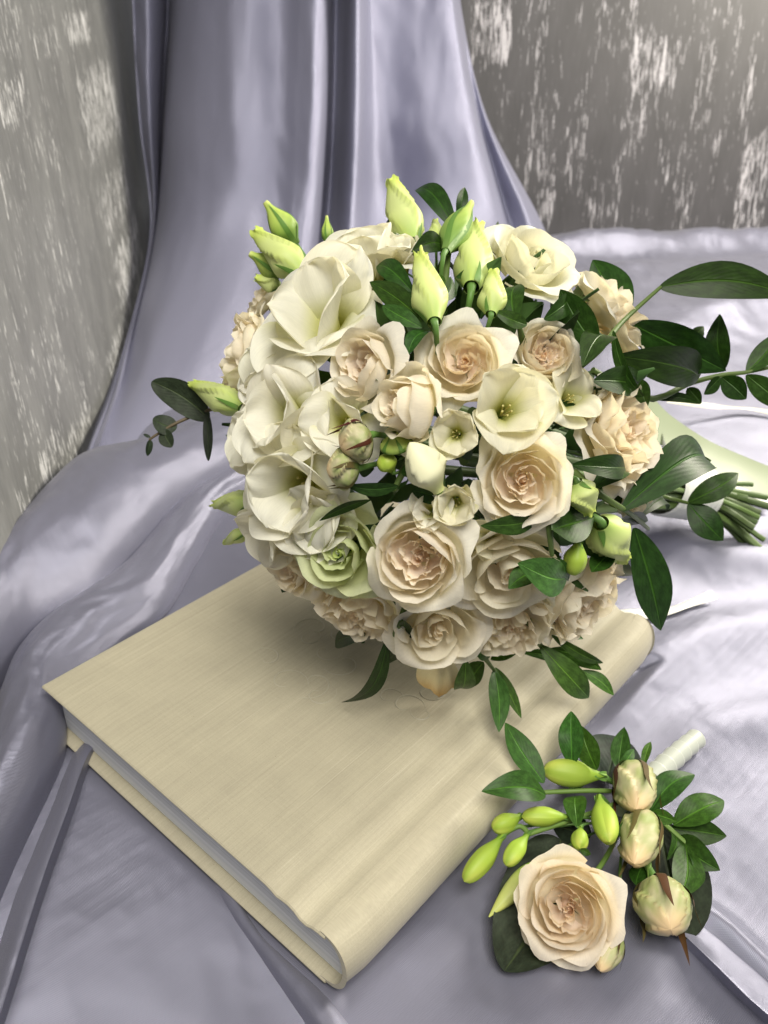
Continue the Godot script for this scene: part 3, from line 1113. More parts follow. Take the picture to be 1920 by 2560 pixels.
# ---------------------------------------------------------------- bouquet
func build_bouquet() -> void:
	var o := thing("bouquet", V(BOUQ), "round bouquet of cream roses and white freesias with green buds, lying on the album", "bouquet")
	var cam := Vector3(0, 0.345, 0)
	for q in ROSES:
		rose(o, q, "lisianthus_bloom" if q[0] == "cup" or q[0] == "creamcup" or q[0] == "green" else "rose")
	for q in LILIES:
		lily(o, q)
	for q in BUDS:
		bud(o, q, V(CENTRE) - V(BOUQ))
	for sp in SPRIGS:
		var way := []
		for q in sp[2]:
			way.append(V(q))
		var s := Sheet.new()
		var line := spline(way, 18)
		var rad := PackedFloat32Array()
		for i in line.size():
			rad.append(lerpf(0.0018, 0.0009, i / 18.0) * (0.7 if sp[1] == "euca" else 1.0))
		s.tube(line, rad, 8, Color(0.10, 0.075, 0.045) if sp[1] == "euca" else Color(0.085, 0.13, 0.035))
		var root := put(sp[0], s, mats["stem"], o)
		for q in sp[3]:
			var a := V(q, 0)
			var b := V(q, 3)
			leaf(root, a, b, q[6] * 0.01, q[7], sp[1], (cam - V(BOUQ) - (a + b) * 0.5).normalized())
	var wa := V(WILTED, 0)
	var wb := V(WILTED, 3)
	var ws := Sheet.new()
	ws.grid(12, 12, func(uu: float, v: float) -> Vector3:
		var u := uu * 2.0 - 1.0
		var w := 0.0125 * (0.45 + 0.9 * v) * sqrt(maxf(0.0, 1.0 - pow(v, 3.0)))
		return wa.lerp(wb, v) + Vector3(1, 0.05, 0.1) * u * w + Vector3(0, 0.2, 1) * (0.004 * cos(u * 2.5) + 0.0012 * sin(u * 9.0 + v * 4.0)), func(_u: float, v: float) -> Color: return Color(0.80, 0.74, 0.55).lerp(Color(0.62, 0.44, 0.22), smoothstep(0.4, 1.0, v)))
	put("wilted_petal", ws, mats["petal"], o)
	# stalks and leaves filling the inside, where the blooms leave gaps
	var c := V(HANDLE, 0)
	var hub := V(HANDLE, 3)
	var tail := V(HANDLE, 6)
	var f := Sheet.new()
	var r2 := RandomNumberGenerator.new()
	r2.seed = 99
	for i in 420:
		var dir := Vector3(r2.randfn(), r2.randfn(), r2.randfn()).normalized()
		var at := c + dir * r2.randf_range(0.045, 0.088)
		if at.y < 0.004:
			continue
		var ax := (dir + Vector3(r2.randfn(), r2.randfn(), r2.randfn()) * 0.5).normalized()
		var sd := ax.cross(Vector3(r2.randfn(), r2.randfn(), r2.randfn())).normalized()
		var ln := r2.randf_range(0.015, 0.034)
		var wd := ln * r2.randf_range(0.16, 0.24)
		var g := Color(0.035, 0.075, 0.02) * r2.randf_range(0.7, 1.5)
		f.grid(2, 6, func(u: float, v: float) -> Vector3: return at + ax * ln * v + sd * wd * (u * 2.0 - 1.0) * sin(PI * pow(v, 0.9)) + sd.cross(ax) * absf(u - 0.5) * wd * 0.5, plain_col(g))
	var fill := put("filler_leaves", f, mats["sepal"], o)
	fill.set_meta("kind", "stuff")
	# bound stems
	var along := (tail - hub).normalized()
	var ax1 := along.cross(Vector3.UP).normalized()
	var ax2 := ax1.cross(along)
	for i in 30:
		var t := i * 2.4
		var rr := sqrt((i + 0.5) / 30.0)
		var off := (ax1 * cos(t) + ax2 * sin(t) * 0.75) * rr
		var root_at := c + (off * 0.06) - (c - hub).normalized() * 0.0
		var s := Sheet.new()
		var thick := r2.randf_range(0.0016, 0.0032)
		var end := tail + off * 0.034 + along * r2.randf_range(-0.02, 0.022)
		var line := spline([root_at, hub + off * 0.017, end], 14)
		var rad := PackedFloat32Array()
		for k in line.size():
			rad.append(thick)
		s.tube(line, rad, 8, Color(0.085, 0.135, 0.04) * r2.randf_range(0.6, 1.3))
		put("stem", s, mats["stem"], o)
	# pale binding round the stems
	var w := Sheet.new()
	var wrap := PackedVector3Array()
	var wr := PackedFloat32Array()
	for k in 25:
		wrap.append(hub + (hub - c).normalized() * lerpf(-0.035, 0.022, k / 24.0))
		wr.append(0.0195 + 0.0008 * (k % 3))
	w.tube(wrap, wr, 24, Color(0.72, 0.74, 0.68), false)
	put("stem_binding", w, mats["ribbon"], o)
	var ps := Sheet.new()
	ps.grid(20, 14, func(u: float, v: float) -> Vector3: return Vector3(cos(u * TAU) * sin(v * PI), cos(v * PI), sin(u * TAU) * sin(v * PI)) * 0.0042, plain_col(Color(0.8, 0.78, 0.72)))
	put("pearl_pin", ps, mats["pearl"], o, V(PEARL))
	ribbon(o, GREEN_RIBBON, Color(0.135, 0.175, 0.08), "green_ribbon")
	ribbon(o, WHITE_RIBBON, Color(0.72, 0.72, 0.70), "white_ribbon")
	ribbon(o, PALE_RIBBON, Color(0.62, 0.62, 0.5), "narrow_ribbon")
	ribbon(o, WHITE_TAIL, Color(0.80, 0.80, 0.74), "ribbon_tail")

func ribbon(parent: Node3D, pairs: Array, col: Color, called: String) -> void:
	var e0 := []
	var e1 := []
	for i in range(0, pairs.size(), 2):
		e0.append(V(pairs[i]) - parent.position)
		e1.append(V(pairs[i + 1]) - parent.position)
	var n := 40
	var a := spline(e0, n)
	var b := spline(e1, n)
	var s := Sheet.new()
	s.grid(6, n, func(u: float, v: float) -> Vector3:
		var j := int(round(v * n))
		return a[j].lerp(b[j], u) + Vector3(0, 0.0012 * sin(v * 9.0 + u * 2.0) + 0.0008 * sin(u * PI), 0), plain_col(col))
	put(called, s, mats["ribbon"], parent)

# ---------------------------------------------------------------- boutonniere
func build_boutonniere() -> void:
	var o := thing("boutonniere", V(BORG), "small boutonniere with one peach rose and yellow green buds, lying beside the album spine", "boutonniere")
	var cam := Vector3(0, 0.345, 0)
	rose(o, B_ROSE + [200.0])
	for q in B_BUDS:
		bud(o, q, Vector3(0.012, 0.008, -0.012))
	for q in B_LEAVES:
		var a := V(q, 1)
		var b := V(q, 4)
		var toward := Vector3(0.0, 1.0, 0.25).normalized() if q[0] == "euca" else ((cam - V(BORG) - (a + b) * 0.5).normalized() + Vector3.UP * 0.4).normalized()
		leaf(o, a, b, q[7] * 0.01, q[8], q[0], toward, "eucalyptus_leaf" if q[0] == "euca" else "ruscus_leaf")
	for st in B_STEMS:
		var s := Sheet.new()
		var line := spline([V(st[0]), V(st[1]), V(st[2])], 12)
		var rad := PackedFloat32Array()
		for k in line.size():
			rad.append(0.0012)
		s.tube(line, rad, 8, Color(0.13, 0.22, 0.05))
		put("stem", s, mats["stem"], o)
	# stem end wound with white ribbon
	var a := V(B_STEM[0])
	var m := V(B_STEM[1])
	var e := V(B_STEM[2])
	var wrap := Sheet.new()
	var n := 90
	var way := PackedVector3Array()
	var rad := PackedFloat32Array()
	for k in n + 1:
		var t := float(k) / n
		way.append(m.lerp(e, t) + Vector3(0, 0.0012 * sin(t * 3.0), 0))
		var turn := fposmod(t * 6.0, 1.0)
		rad.append(0.0054 + 0.0009 * turn - 0.0008 * t)
	wrap.tube(way, rad, 24, Color(0.44, 0.47, 0.42))
	put("ribbon_binding", wrap, mats["ribbon"], o)
	var core := Sheet.new()
	core.tube(spline([a, m, e + (e - m).normalized() * 0.0004], 10), PackedFloat32Array([0.004, 0.004, 0.004, 0.004, 0.004, 0.004, 0.004, 0.004, 0.004, 0.0042, 0.0042]), 12, Color(0.40, 0.47, 0.30))
	put("bundled_stems", core, mats["stem"], o)

const ROSES := [
	["open", 0.26, 18.35, 6.98, -0.08, 0.58, 0.81, 1.70, 200.00, "open cream rose with swirled peach heart, upper middle of the bouquet"],
	["open", 2.58, 14.85, 9.92, -0.00, 0.34, 0.94, 1.85, 20.00, "large open cream rose with a tight spiral heart, right of centre"],
	["cupped", -1.14, 11.74, 10.95, -0.27, 0.33, 0.90, 1.86, 80.00, "cupped cream rose with quartered pink heart, below centre"],
	["cupped", -3.28, 17.98, 6.85, -0.71, 0.41, 0.57, 1.60, 140.00, "half open cream rose turned left with peach heart"],
	["bud", -1.22, 17.41, 9.27, -0.84, 0.28, 0.47, 1.52, 0.00, "half closed cream rose facing left, near the centre"],
	["ruffled", -9.31, 15.42, -0.90, -0.94, 0.33, 0.07, 2.17, 10.00, "pale rose at the left edge seen from its side"],
	["cupped", 3.72, 18.06, 4.92, 0.11, 0.63, 0.77, 1.39, 60.00, "cream rose with peach folds, half hidden by a white petal"],
	["ruffled", 7.57, 17.23, -2.48, 0.77, 0.61, -0.15, 2.54, 30.00, "yellow peach rose behind the dark leaves"],
	["ruffled", 7.09, 14.22, 4.64, 0.68, 0.46, 0.57, 2.52, 50.00, "loose peach rose at the right edge"],
	["ruffled", 8.94, 11.36, 3.63, 0.83, -0.06, 0.55, 1.46, 90.00, ""],
	["open", -6.60, 8.74, 7.38, -0.62, -0.11, 0.78, 1.47, 15.00, "cream rose at the lower left edge"],
	["ruffled", -3.65, 7.70, 8.43, -0.28, -0.38, 0.88, 2.03, 75.00, "peach rose at the bottom, nodding over the book"],
	["creamcup", -0.28, 7.11, 9.26, 0.06, 0.05, 1.00, 1.85, 40.00, "cream rose at the very bottom resting on the book"],
	["ruffled", 3.08, 6.91, 7.96, 0.16, -0.26, 0.95, 2.17, 120.00, "ruffled pink rose at the bottom right of the middle"],
	["ruffled", 6.24, 6.52, 5.54, 0.64, -0.27, 0.72, 2.64, 160.00, "ruffled pale rose at the lower right edge"],
	["ruffled", -2.56, 20.51, -2.53, -0.20, 0.97, -0.13, 1.30, 33.00, ""],
	["ruffled", -9.25, 16.78, -4.81, -0.81, 0.54, -0.24, 1.19, 66.00, ""],
	["ruffled", -9.46, 12.40, 3.58, -0.94, 0.04, 0.35, 0.95, 12.00, ""],
	["cup", 3.48, 19.83, -1.33, 0.34, 0.86, 0.37, 2.15, 250.00, "white wide open cup shaped flower at the top right"],
	["green", -4.21, 11.00, 9.34, -0.35, 0.25, 0.90, 1.89, 35.00, "pale green cup shaped flower at the lower left"],
	["creamcup", 2.32, 10.75, 9.36, 0.15, -0.16, 0.98, 2.20, 100.00, "wide cream flower with broad hanging petals at the lower right"],
]

const LILIES := [
	["white", -5.16, 17.87, 2.88, -0.46, 0.76, 0.45, 3.62, 76.00, 0.22, 20.00, 8],
	["white", -3.60, 19.34, 0.21, -0.29, 0.95, 0.10, 2.80, 52.00, 0.30, 50.00, 8],
	["white", -6.35, 15.16, 6.00, -0.61, 0.48, 0.63, 2.86, 80.00, 0.20, 0.00, 8],
	["white", -5.93, 13.09, 7.53, -0.48, 0.25, 0.84, 2.97, 78.00, 0.20, 35.00, 8],
	["white", -6.90, 10.78, 6.85, -0.65, -0.18, 0.74, 2.45, 74.00, 0.20, 10.00, 8],
	["white", -4.40, 15.74, 7.48, -0.13, 0.51, 0.85, 2.03, 80.00, 0.20, 70.00, 5],
	["freesia", 1.74, 16.98, 8.62, 0.13, 0.62, 0.77, 2.18, 58.00, 0.30, 15.00, 6],
	["freesia", 0.00, 16.55, 9.64, -0.23, 0.42, 0.88, 1.42, 40.00, 0.35, 50.00, 6],
	["freesia", 0.09, 14.06, 10.40, -0.13, 0.29, 0.95, 1.39, 38.00, 0.40, 20.00, 6],
	["freesia", 4.67, 16.34, 5.80, 0.47, 0.65, 0.59, 1.80, 72.00, 0.25, 40.00, 5],
	["white", -0.85, 13.49, 10.47, -0.21, 0.50, 0.84, 1.13, 60.00, 0.30, 0.00, 5],
	["freesia", 1.58, 12.10, 9.95, 0.10, 0.24, 0.96, 1.13, 60.00, 0.30, 30.00, 5],
	["white", -7.77, 13.57, 5.32, -0.79, 0.33, 0.51, 2.25, 70.00, 0.20, 15.00, 8],
	["white", -5.08, 11.90, 8.51, -0.41, 0.16, 0.90, 2.02, 70.00, 0.20, 44.00, 8],
	["white", -2.26, 20.24, 0.22, -0.18, 0.96, 0.19, 1.65, 66.00, 0.20, 5.00, 8],
	["white", -7.48, 15.97, 3.01, -0.77, 0.51, 0.38, 2.27, 66.00, 0.20, 25.00, 8],
]

const BUDS := [
	["twisted", -1.88, 21.46, -0.20, -2.93, 23.19, -5.35, 0.87, ""],
	["sepal", -7.88, 19.84, -5.79, -9.51, 21.81, -6.39, 0.70, ""],
	["twisted", -7.15, 19.29, -1.96, -9.84, 20.58, -4.95, 0.86, ""],
	["sepal", -8.14, 18.77, -3.98, -10.10, 19.69, -4.18, 0.69, ""],
	["twisted", -8.55, 18.17, -3.85, -9.80, 18.56, -3.85, 0.50, ""],
	["sepal", -6.26, 19.72, -6.30, -6.37, 21.07, -7.11, 0.32, ""],
	["sepal", -0.51, 21.68, 2.18, 1.00, 22.54, -4.26, 0.67, ""],
	["twisted", 0.53, 20.82, 4.45, 1.37, 21.43, -4.29, 0.89, ""],
	["twisted", -1.08, 20.31, 7.47, -1.63, 21.85, 3.40, 0.73, ""],
	["twisted", 1.22, 20.32, 6.37, 1.50, 21.34, 3.86, 0.59, ""],
	["twisted", -0.82, 21.41, -0.10, -0.67, 21.30, -5.62, 0.41, ""],
	["twisted", -9.51, 14.45, 3.42, -12.98, 13.46, -1.72, 0.71, ""],
	["twisted", -8.82, 11.11, 6.21, -11.59, 8.25, 1.76, 0.59, ""],
	["twisted", -9.42, 8.81, 5.20, -10.99, 6.58, 2.77, 0.37, ""],
	["twisted", 4.96, 14.52, 9.42, 5.70, 13.17, 9.59, 0.68, ""],
	["twisted", 6.55, 12.01, 8.45, 8.36, 9.16, 6.80, 0.95, ""],
	["freesia", 5.39, 12.01, 9.82, 5.25, 10.44, 10.17, 0.56, ""],
	["white", -0.69, 14.81, 11.09, -1.91, 16.79, 10.97, 0.81, ""],
	["rosebud", -3.41, 16.58, 10.06, -4.54, 16.34, 10.65, 0.82, "brown green rosebud closest to the centre"],
	["rosebud", -3.82, 15.33, 10.40, -5.08, 15.25, 10.52, 0.79, "green rosebud with dry sepals, left of the other"],
	["freesia", -2.46, 14.94, 9.95, -2.94, 15.67, 10.01, 0.47, ""],
	["sepal", -2.31, 15.80, 9.81, -2.52, 16.65, 9.92, 0.63, ""],
]

const SPRIGS := [
	["ruscus_sprig", "dark", [[5.45, 17.12, 3.86], [6.10, 18.59, 5.15], [8.19, 18.29, 0.38], [10.37, 19.36, -1.88]],
		[[6.00, 18.68, 5.25, 4.48, 20.52, 3.17, 1.54, 0.20],
		[8.85, 18.07, -1.11, 7.08, 20.29, -2.91, 2.00, -0.10],
		[10.32, 19.36, -1.88, 16.74, 19.22, -1.57, 1.76, 0.15],
		[8.94, 17.77, -1.04, 14.18, 15.49, -0.96, 2.26, 0.20],
		[13.24, 14.78, -1.82, 7.24, 17.65, 3.26, 1.88, 0.10],
		[6.83, 18.67, 3.73, 4.93, 18.69, 7.49, 1.28, 0.30],
		[7.08, 18.75, 3.16, 8.87, 15.92, 4.30, 0.54, 0.30],
		[8.78, 15.82, 4.59, 8.67, 16.66, 3.53, 0.75, 0.20],
		[5.88, 17.47, 5.87, 9.43, 15.37, 2.02, 1.29, 0.20],
		[5.44, 19.67, 1.23, 7.26, 19.05, -5.08, 0.86, 0.10],
		[3.61, 19.77, 5.03, 4.88, 19.90, 2.75, 0.89, 0.30],
		[13.03, 15.76, -3.92, 13.86, 16.63, -4.44, 0.74, 0.20]]],
	["ruscus_sprig", "dark", [[6.73, 16.45, 2.04], [9.87, 14.74, 1.16], [12.87, 14.39, -1.93], [14.54, 14.81, -2.18], [15.79, 14.97, -2.28], [17.41, 15.31, -2.48]],
		[[14.58, 15.02, -2.31, 14.12, 17.68, -3.33, 1.20, 0.10],
		[14.50, 14.71, -2.12, 15.67, 13.93, -1.19, 1.20, 0.10],
		[15.79, 14.97, -2.28, 17.50, 16.93, -3.22, 1.15, 0.10],
		[15.79, 14.85, -2.21, 17.88, 13.45, -1.13, 1.20, 0.10],
		[14.45, 14.71, -2.12, 13.51, 14.03, -1.37, 0.77, 0.40],
		[12.83, 14.11, -1.99, 13.51, 13.50, -1.40, 0.77, 0.20],
		[10.67, 14.17, -0.20, 13.55, 13.36, -1.66, 0.48, 0.10]]],
	["ruscus_sprig", "dark", [[5.44, 13.61, 6.90], [6.53, 13.07, 7.92], [8.56, 11.15, 6.22], [10.79, 8.17, 2.51]],
		[[7.74, 11.91, 7.13, 13.96, 10.70, 0.52, 2.05, 0.10],
		[10.96, 10.99, 1.54, 13.79, 11.14, -1.14, 1.15, 0.10],
		[12.72, 9.96, -0.67, 14.60, 10.44, -0.96, 0.89, 0.20],
		[8.95, 10.18, 5.76, 11.44, 4.09, 5.66, 1.89, 0.25],
		[7.53, 14.04, 7.12, 4.44, 15.63, 10.11, 0.99, 0.10],
		[7.50, 13.84, 6.96, 5.67, 13.95, 9.13, 1.02, 0.30],
		[6.06, 12.59, 8.99, 3.83, 13.36, 11.34, 1.66, 0.10],
		[6.30, 12.65, 8.39, 4.29, 14.45, 10.17, 0.95, 0.30],
		[3.43, 13.45, 10.64, 0.91, 13.94, 12.15, 0.83, 0.20],
		[3.43, 13.41, 10.64, 4.01, 14.12, 10.47, 0.63, 0.20],
		[7.61, 11.22, 7.12, 10.42, 9.10, 3.29, 0.66, 0.30],
		[7.64, 10.07, 7.44, 6.43, 9.72, 8.87, 0.99, 0.20],
		[8.69, 8.37, 5.42, 10.63, 5.47, 2.73, 0.84, 0.30]]],
	["ruscus_sprig", "dark", [[11.69, 8.32, -1.24], [13.40, 7.01, -2.86], [14.47, 7.07, -2.20]],
		[[14.42, 7.09, -2.21, 17.30, 8.52, -3.30, 1.37, 0.10],
		[14.42, 7.04, -2.18, 16.33, 5.52, -0.80, 1.72, 0.20],
		[12.89, 7.24, -1.13, 10.15, 8.84, 2.66, 0.74, 0.20]]],
	["ruscus_sprig", "light", [[3.76, 13.74, 10.38], [3.86, 12.97, 10.90], [4.10, 11.86, 10.89]],
		[[5.10, 10.17, 10.01, 2.50, 12.32, 12.19, 1.51, 0.10],
		[3.61, 10.99, 10.81, 2.36, 10.72, 11.71, 0.95, 0.25],
		[4.15, 11.62, 10.70, 5.22, 9.91, 9.87, 0.50, 0.30]]],
	["pistacia_sprig", "dark", [[-0.49, 20.33, 2.78], [-0.25, 21.39, 0.57], [0.40, 21.31, -5.51]],
		[[0.22, 21.55, -2.57, -1.75, 22.64, -6.42, 1.06, 0.20],
		[0.52, 21.23, -5.36, 0.81, 22.82, -6.76, 0.62, 0.20],
		[-0.45, 21.61, 0.83, -1.99, 21.54, 1.81, 0.99, 0.20],
		[1.29, 21.35, 0.19, 2.59, 21.38, -5.78, 0.90, 0.30],
		[-0.30, 21.09, 4.02, -0.92, 20.67, 5.94, 0.69, 0.30],
		[-0.09, 21.04, 3.79, 1.13, 21.32, 1.73, 0.60, 0.20]]],
	["pistacia_sprig", "mid", [[-0.54, 19.00, 6.10], [-1.18, 19.93, 6.61], [-1.75, 20.66, 5.36]],
		[[-1.89, 20.72, 5.08, -3.46, 21.11, 2.60, 0.90, 0.10],
		[-1.48, 20.13, 6.96, -3.73, 20.80, 4.03, 0.98, 0.10],
		[-1.52, 19.92, 7.08, -3.16, 20.35, 5.76, 0.74, 0.20],
		[-0.83, 20.77, 5.63, -1.18, 21.21, 3.85, 0.65, 0.20],
		[-1.27, 19.76, 6.97, -2.08, 19.11, 8.15, 0.73, 0.40]]],
	["pistacia_sprig", "dark", [[2.84, 18.77, 5.12], [2.46, 19.78, 5.78]],
		[[2.28, 19.92, 5.93, 2.51, 20.79, 3.71, 1.12, 0.15],
		[2.77, 19.83, 6.01, 1.33, 20.42, 6.20, 0.64, 0.20]]],
	["olive_sprig", "dark", [[-1.63, 8.55, 9.94], [-1.95, 7.54, 10.29], [-2.25, 6.11, 9.69]],
		[[-2.41, 6.39, 9.80, -4.58, 0.60, 7.93, 0.75, 0.30],
		[-1.95, 7.59, 10.42, -2.68, 1.83, 6.55, 0.88, 0.30],
		[-1.73, 8.22, 10.82, -2.15, 5.02, 9.27, 0.83, 0.20],
		[-3.43, 5.95, 9.06, -5.05, 2.39, 5.75, 0.86, 0.20],
		[-1.57, 7.31, 9.99, -2.30, 3.67, 7.96, 0.95, 0.30]]],
	["olive_sprig", "light", [[1.47, 5.97, 9.14], [2.07, 4.61, 8.56], [3.20, 1.50, 6.16]],
		[[3.20, 1.55, 6.14, 3.19, 0.60, 9.62, 1.07, 0.20],
		[3.25, 1.63, 6.09, 4.40, 0.60, 8.63, 0.70, 0.30],
		[1.36, 4.04, 8.37, 1.40, 1.02, 7.04, 1.05, 0.20],
		[2.45, 2.86, 7.11, 1.87, 0.60, 6.42, 1.04, 0.20],
		[1.72, 5.18, 9.02, 2.56, 3.98, 8.06, 0.57, 0.20],
		[2.74, 3.24, 7.37, 4.12, 3.58, 6.99, 0.78, 0.40]]],
	["olive_sprig", "light", [[4.01, 6.72, 8.59], [5.16, 3.83, 6.71], [6.07, 2.23, 5.84]],
		[[5.18, 3.73, 6.65, 8.07, 0.60, 6.97, 1.36, 0.15],
		[5.87, 2.66, 5.70, 8.69, 1.82, 6.20, 0.95, 0.30],
		[5.67, 4.52, 6.87, 8.83, 1.93, 5.79, 0.56, 0.20],
		[7.72, 1.51, 5.93, 9.41, 0.60, 6.73, 0.72, 0.20],
		[6.70, 2.88, 5.11, 7.81, 2.84, 5.01, 0.43, 0.20],
		[4.63, 2.41, 5.77, 7.47, 0.78, 5.20, 0.73, 0.30]]],
	["grass_blade_sprig", "dark", [[-1.89, 14.80, 8.85], [-2.43, 14.33, 10.37]],
		[[-2.26, 14.74, 10.71, -4.36, 14.51, 10.37, 0.55, 0.20],
		[-3.34, 14.02, 10.62, -5.40, 12.73, 10.24, 0.41, 0.30],
		[-2.10, 15.17, 9.96, -1.46, 15.04, 10.45, 0.73, 0.20],
		[-3.03, 14.99, 9.30, -1.95, 15.91, 9.38, 0.93, 0.20],
		[-1.71, 14.44, 10.50, -0.41, 14.15, 10.65, 0.73, 0.20]]],
	["eucalyptus_sprig", "euca", [[-8.82, 14.81, 2.86], [-10.06, 14.15, 2.16], [-12.25, 12.22, -1.21], [-13.73, 11.69, -0.78], [-14.66, 11.23, -0.38], [-15.20, 10.90, -0.18]],
		[[-12.13, 11.84, -0.98, -15.14, 13.56, -1.66, 1.60, 0.10],
		[-12.27, 12.15, -1.17, -12.06, 10.04, 0.34, 0.49, 0.10],
		[-13.80, 11.42, -0.61, -14.99, 11.93, -0.57, 1.07, 0.20],
		[-14.49, 11.34, -0.45, -13.93, 10.70, 0.17, 0.82, 0.20],
		[-15.13, 10.90, -0.18, -15.24, 10.22, 0.34, 0.39, 0.30],
		[-15.13, 11.01, -0.25, -15.48, 11.18, -0.24, 0.19, 0.30]]],
]

const WILTED := [-0.00, 4.31, 8.58, 0.36, 0.62, 7.04]

const HANDLE := [0.00, 11.18, 0.00, 18.96, 1.10, -14.47, 23.66, -1.30, -15.51]

const PEARL := [18.31, 0.90, -12.26]

const GREEN_RIBBON := [[21.67, 5.00, -55.25], [21.42, 4.00, -54.59], [20.40, 6.00, -60.47], [18.95, 5.50, -57.78], [22.27, 6.00, -68.86], [20.50, 6.00, -63.93], [24.56, 4.50, -68.02], [22.14, 4.30, -62.40], [27.58, 3.00, -66.33], [25.15, 2.60, -61.83], [30.68, 1.60, -66.25], [28.78, 1.20, -61.50], [34.48, 0.60, -65.02], [32.55, 0.50, -59.96]]

const WHITE_RIBBON := [[21.47, 5.00, -54.54], [21.17, 4.50, -54.04], [23.10, 4.20, -65.29], [22.73, 4.00, -63.74], [25.77, 2.60, -63.94], [25.36, 2.40, -62.79], [28.35, 1.40, -61.50], [27.74, 1.20, -60.66], [31.39, 0.60, -60.45], [30.93, 0.50, -59.11]]

const PALE_RIBBON := [[26.12, 3.00, -74.26], [26.00, 3.00, -73.83], [31.86, 1.50, -77.63], [31.71, 1.40, -77.06], [36.18, 0.70, -79.02], [35.96, 0.60, -78.33], [40.30, 0.50, -77.59], [40.02, 0.40, -76.81]]

const WHITE_TAIL := [[14.62, 0.20, -45.06], [14.58, 0.15, -44.39], [16.36, 0.60, -44.99], [16.37, 0.50, -44.29], [18.66, 0.50, -45.55], [18.79, 0.40, -44.79], [20.78, 0.50, -46.49], [21.01, 0.40, -45.92], [22.39, 0.70, -47.31], [22.78, 0.60, -46.78]]

const B_ROSE := ["spray", -2.29, 1.58, 3.77, -0.20, 0.71, 0.68, 2.03]

const B_BUDS := [
	["freesia", 0.53, 2.30, -2.68, -2.59, 2.70, -2.59, 0.75, ""],
	["freesia", -1.62, 2.30, -0.21, -3.90, 2.50, 0.05, 0.51, ""],
	["freesia", -3.78, 2.10, -0.38, -5.23, 2.10, 0.46, 0.51, ""],
	["freesia", -0.14, 2.50, -1.29, -0.35, 3.10, 1.74, 0.66, ""],
	["freesia", -1.37, 2.70, 0.67, -1.67, 2.90, 1.96, 0.44, ""],
	["freesia", -3.65, 2.10, 0.65, -4.79, 1.90, 2.19, 0.47, ""],
	["freesia", -4.68, 1.90, 0.53, -6.61, 1.30, 2.64, 0.54, ""],
	["slender", -3.32, 1.30, 1.70, -5.57, 0.70, 3.87, 0.51, ""],
	["rosebud", 2.16, 1.90, -3.71, 1.31, 2.90, -0.26, 1.04, ""],
	["rosebud", 2.15, 1.70, -1.02, 0.61, 2.70, 2.49, 0.95, ""],
	["rosebud", 1.79, 1.50, 2.59, 1.53, 2.30, 5.22, 1.15, ""],
	["rosebud", -0.23, 0.70, 4.25, -1.24, 0.70, 6.09, 0.59, ""],
]

const B_LEAVES := [
	["mid", -2.71, 2.90, -1.61, -4.41, 4.20, -4.13, 1.26, 0.10],
	["mid", -1.19, 2.90, -2.71, -1.02, 4.20, -5.07, 1.20, 0.15],
	["mid", -0.05, 2.90, -2.52, -0.74, 4.20, -4.12, 1.18, 0.30],
	["mid", 1.51, 1.50, -3.86, 2.24, 2.10, -6.24, 0.96, 0.10],
	["light", 1.21, 1.90, -3.19, 2.31, 2.30, -4.52, 0.58, 0.30],
	["light", 2.78, 1.50, -4.04, 3.46, 1.90, -5.46, 0.44, 0.20],
	["mid", -2.73, 2.90, -0.89, -5.90, 4.20, 0.15, 1.41, 0.10],
	["mid", 2.37, 1.90, -1.08, 4.83, 2.50, -2.81, 1.30, 0.15],
	["mid", 3.23, 1.90, -0.26, 5.86, 2.30, -1.46, 1.45, 0.15],
	["mid", 3.18, 1.60, -0.34, 5.62, 1.70, 0.07, 1.22, 0.20],
	["mid", 3.49, 1.50, 0.03, 4.73, 1.70, 1.91, 1.36, 0.20],
	["mid", 3.57, 1.70, 0.59, 2.27, 2.30, 3.76, 1.40, 0.10],
	["light", 2.33, 1.90, -0.92, 3.36, 2.10, -0.32, 0.70, 0.30],
	["mid", 3.24, 1.50, -0.32, 2.58, 1.50, 1.32, 0.60, 0.30],
	["mid", 3.65, 1.50, 0.69, 3.59, 1.50, 2.61, 0.42, 0.30],
	["mid", 1.62, 1.10, 1.26, 1.05, 1.00, 2.31, 0.84, 0.20],
	["mid", -1.03, 1.90, -1.76, -1.45, 2.50, 0.62, 1.05, 0.10],
	["mid", 1.03, 2.30, 0.10, 0.13, 2.50, 0.83, 0.64, 0.20],
	["mid", -1.79, 3.00, 2.10, -2.52, 2.90, 2.56, 0.40, 0.30],
	["mid", -1.70, 3.00, 2.07, -1.23, 2.90, 2.24, 0.32, 0.30],
	["mid", -1.03, 1.10, -2.68, 0.39, 1.10, -4.80, 1.13, 0.20],
	["euca", -1.86, 0.80, -0.14, -5.07, 0.20, 5.93, 3.96, 0.00],
	["euca", 3.00, 0.90, -1.33, 2.87, 0.30, 4.31, 3.40, 0.00],
	["euca", 0.93, 0.90, -3.53, 2.25, 0.50, -7.16, 2.84, 0.00],
	["euca", -0.43, 0.90, -0.33, -2.06, 0.70, -1.06, 1.42, 0.10],
]

const B_STEM := [[1.15, 0.90, -1.91], [3.28, 0.90, -3.87], [6.54, 0.70, -6.97]]

const B_STEMS := [[[2.32, 0.90, -3.00], [-0.24, 1.90, -2.13], [-2.58, 1.70, -2.09]], [[2.32, 0.90, -3.00], [0.08, 1.90, -1.04], [-3.59, 2.00, 0.57]], [[2.32, 0.90, -3.00], [2.20, 1.50, -1.46], [1.60, 1.30, 2.45]], [[2.32, 0.90, -3.00], [2.58, 1.70, -0.98], [3.81, 1.60, 0.66]], [[-3.59, 2.00, 0.57], [-3.97, 2.00, 0.17], [-4.68, 1.90, 0.53]], [[2.05, 0.90, -2.64], [0.22, 0.70, 0.52], [-2.08, 0.70, 3.36]]]

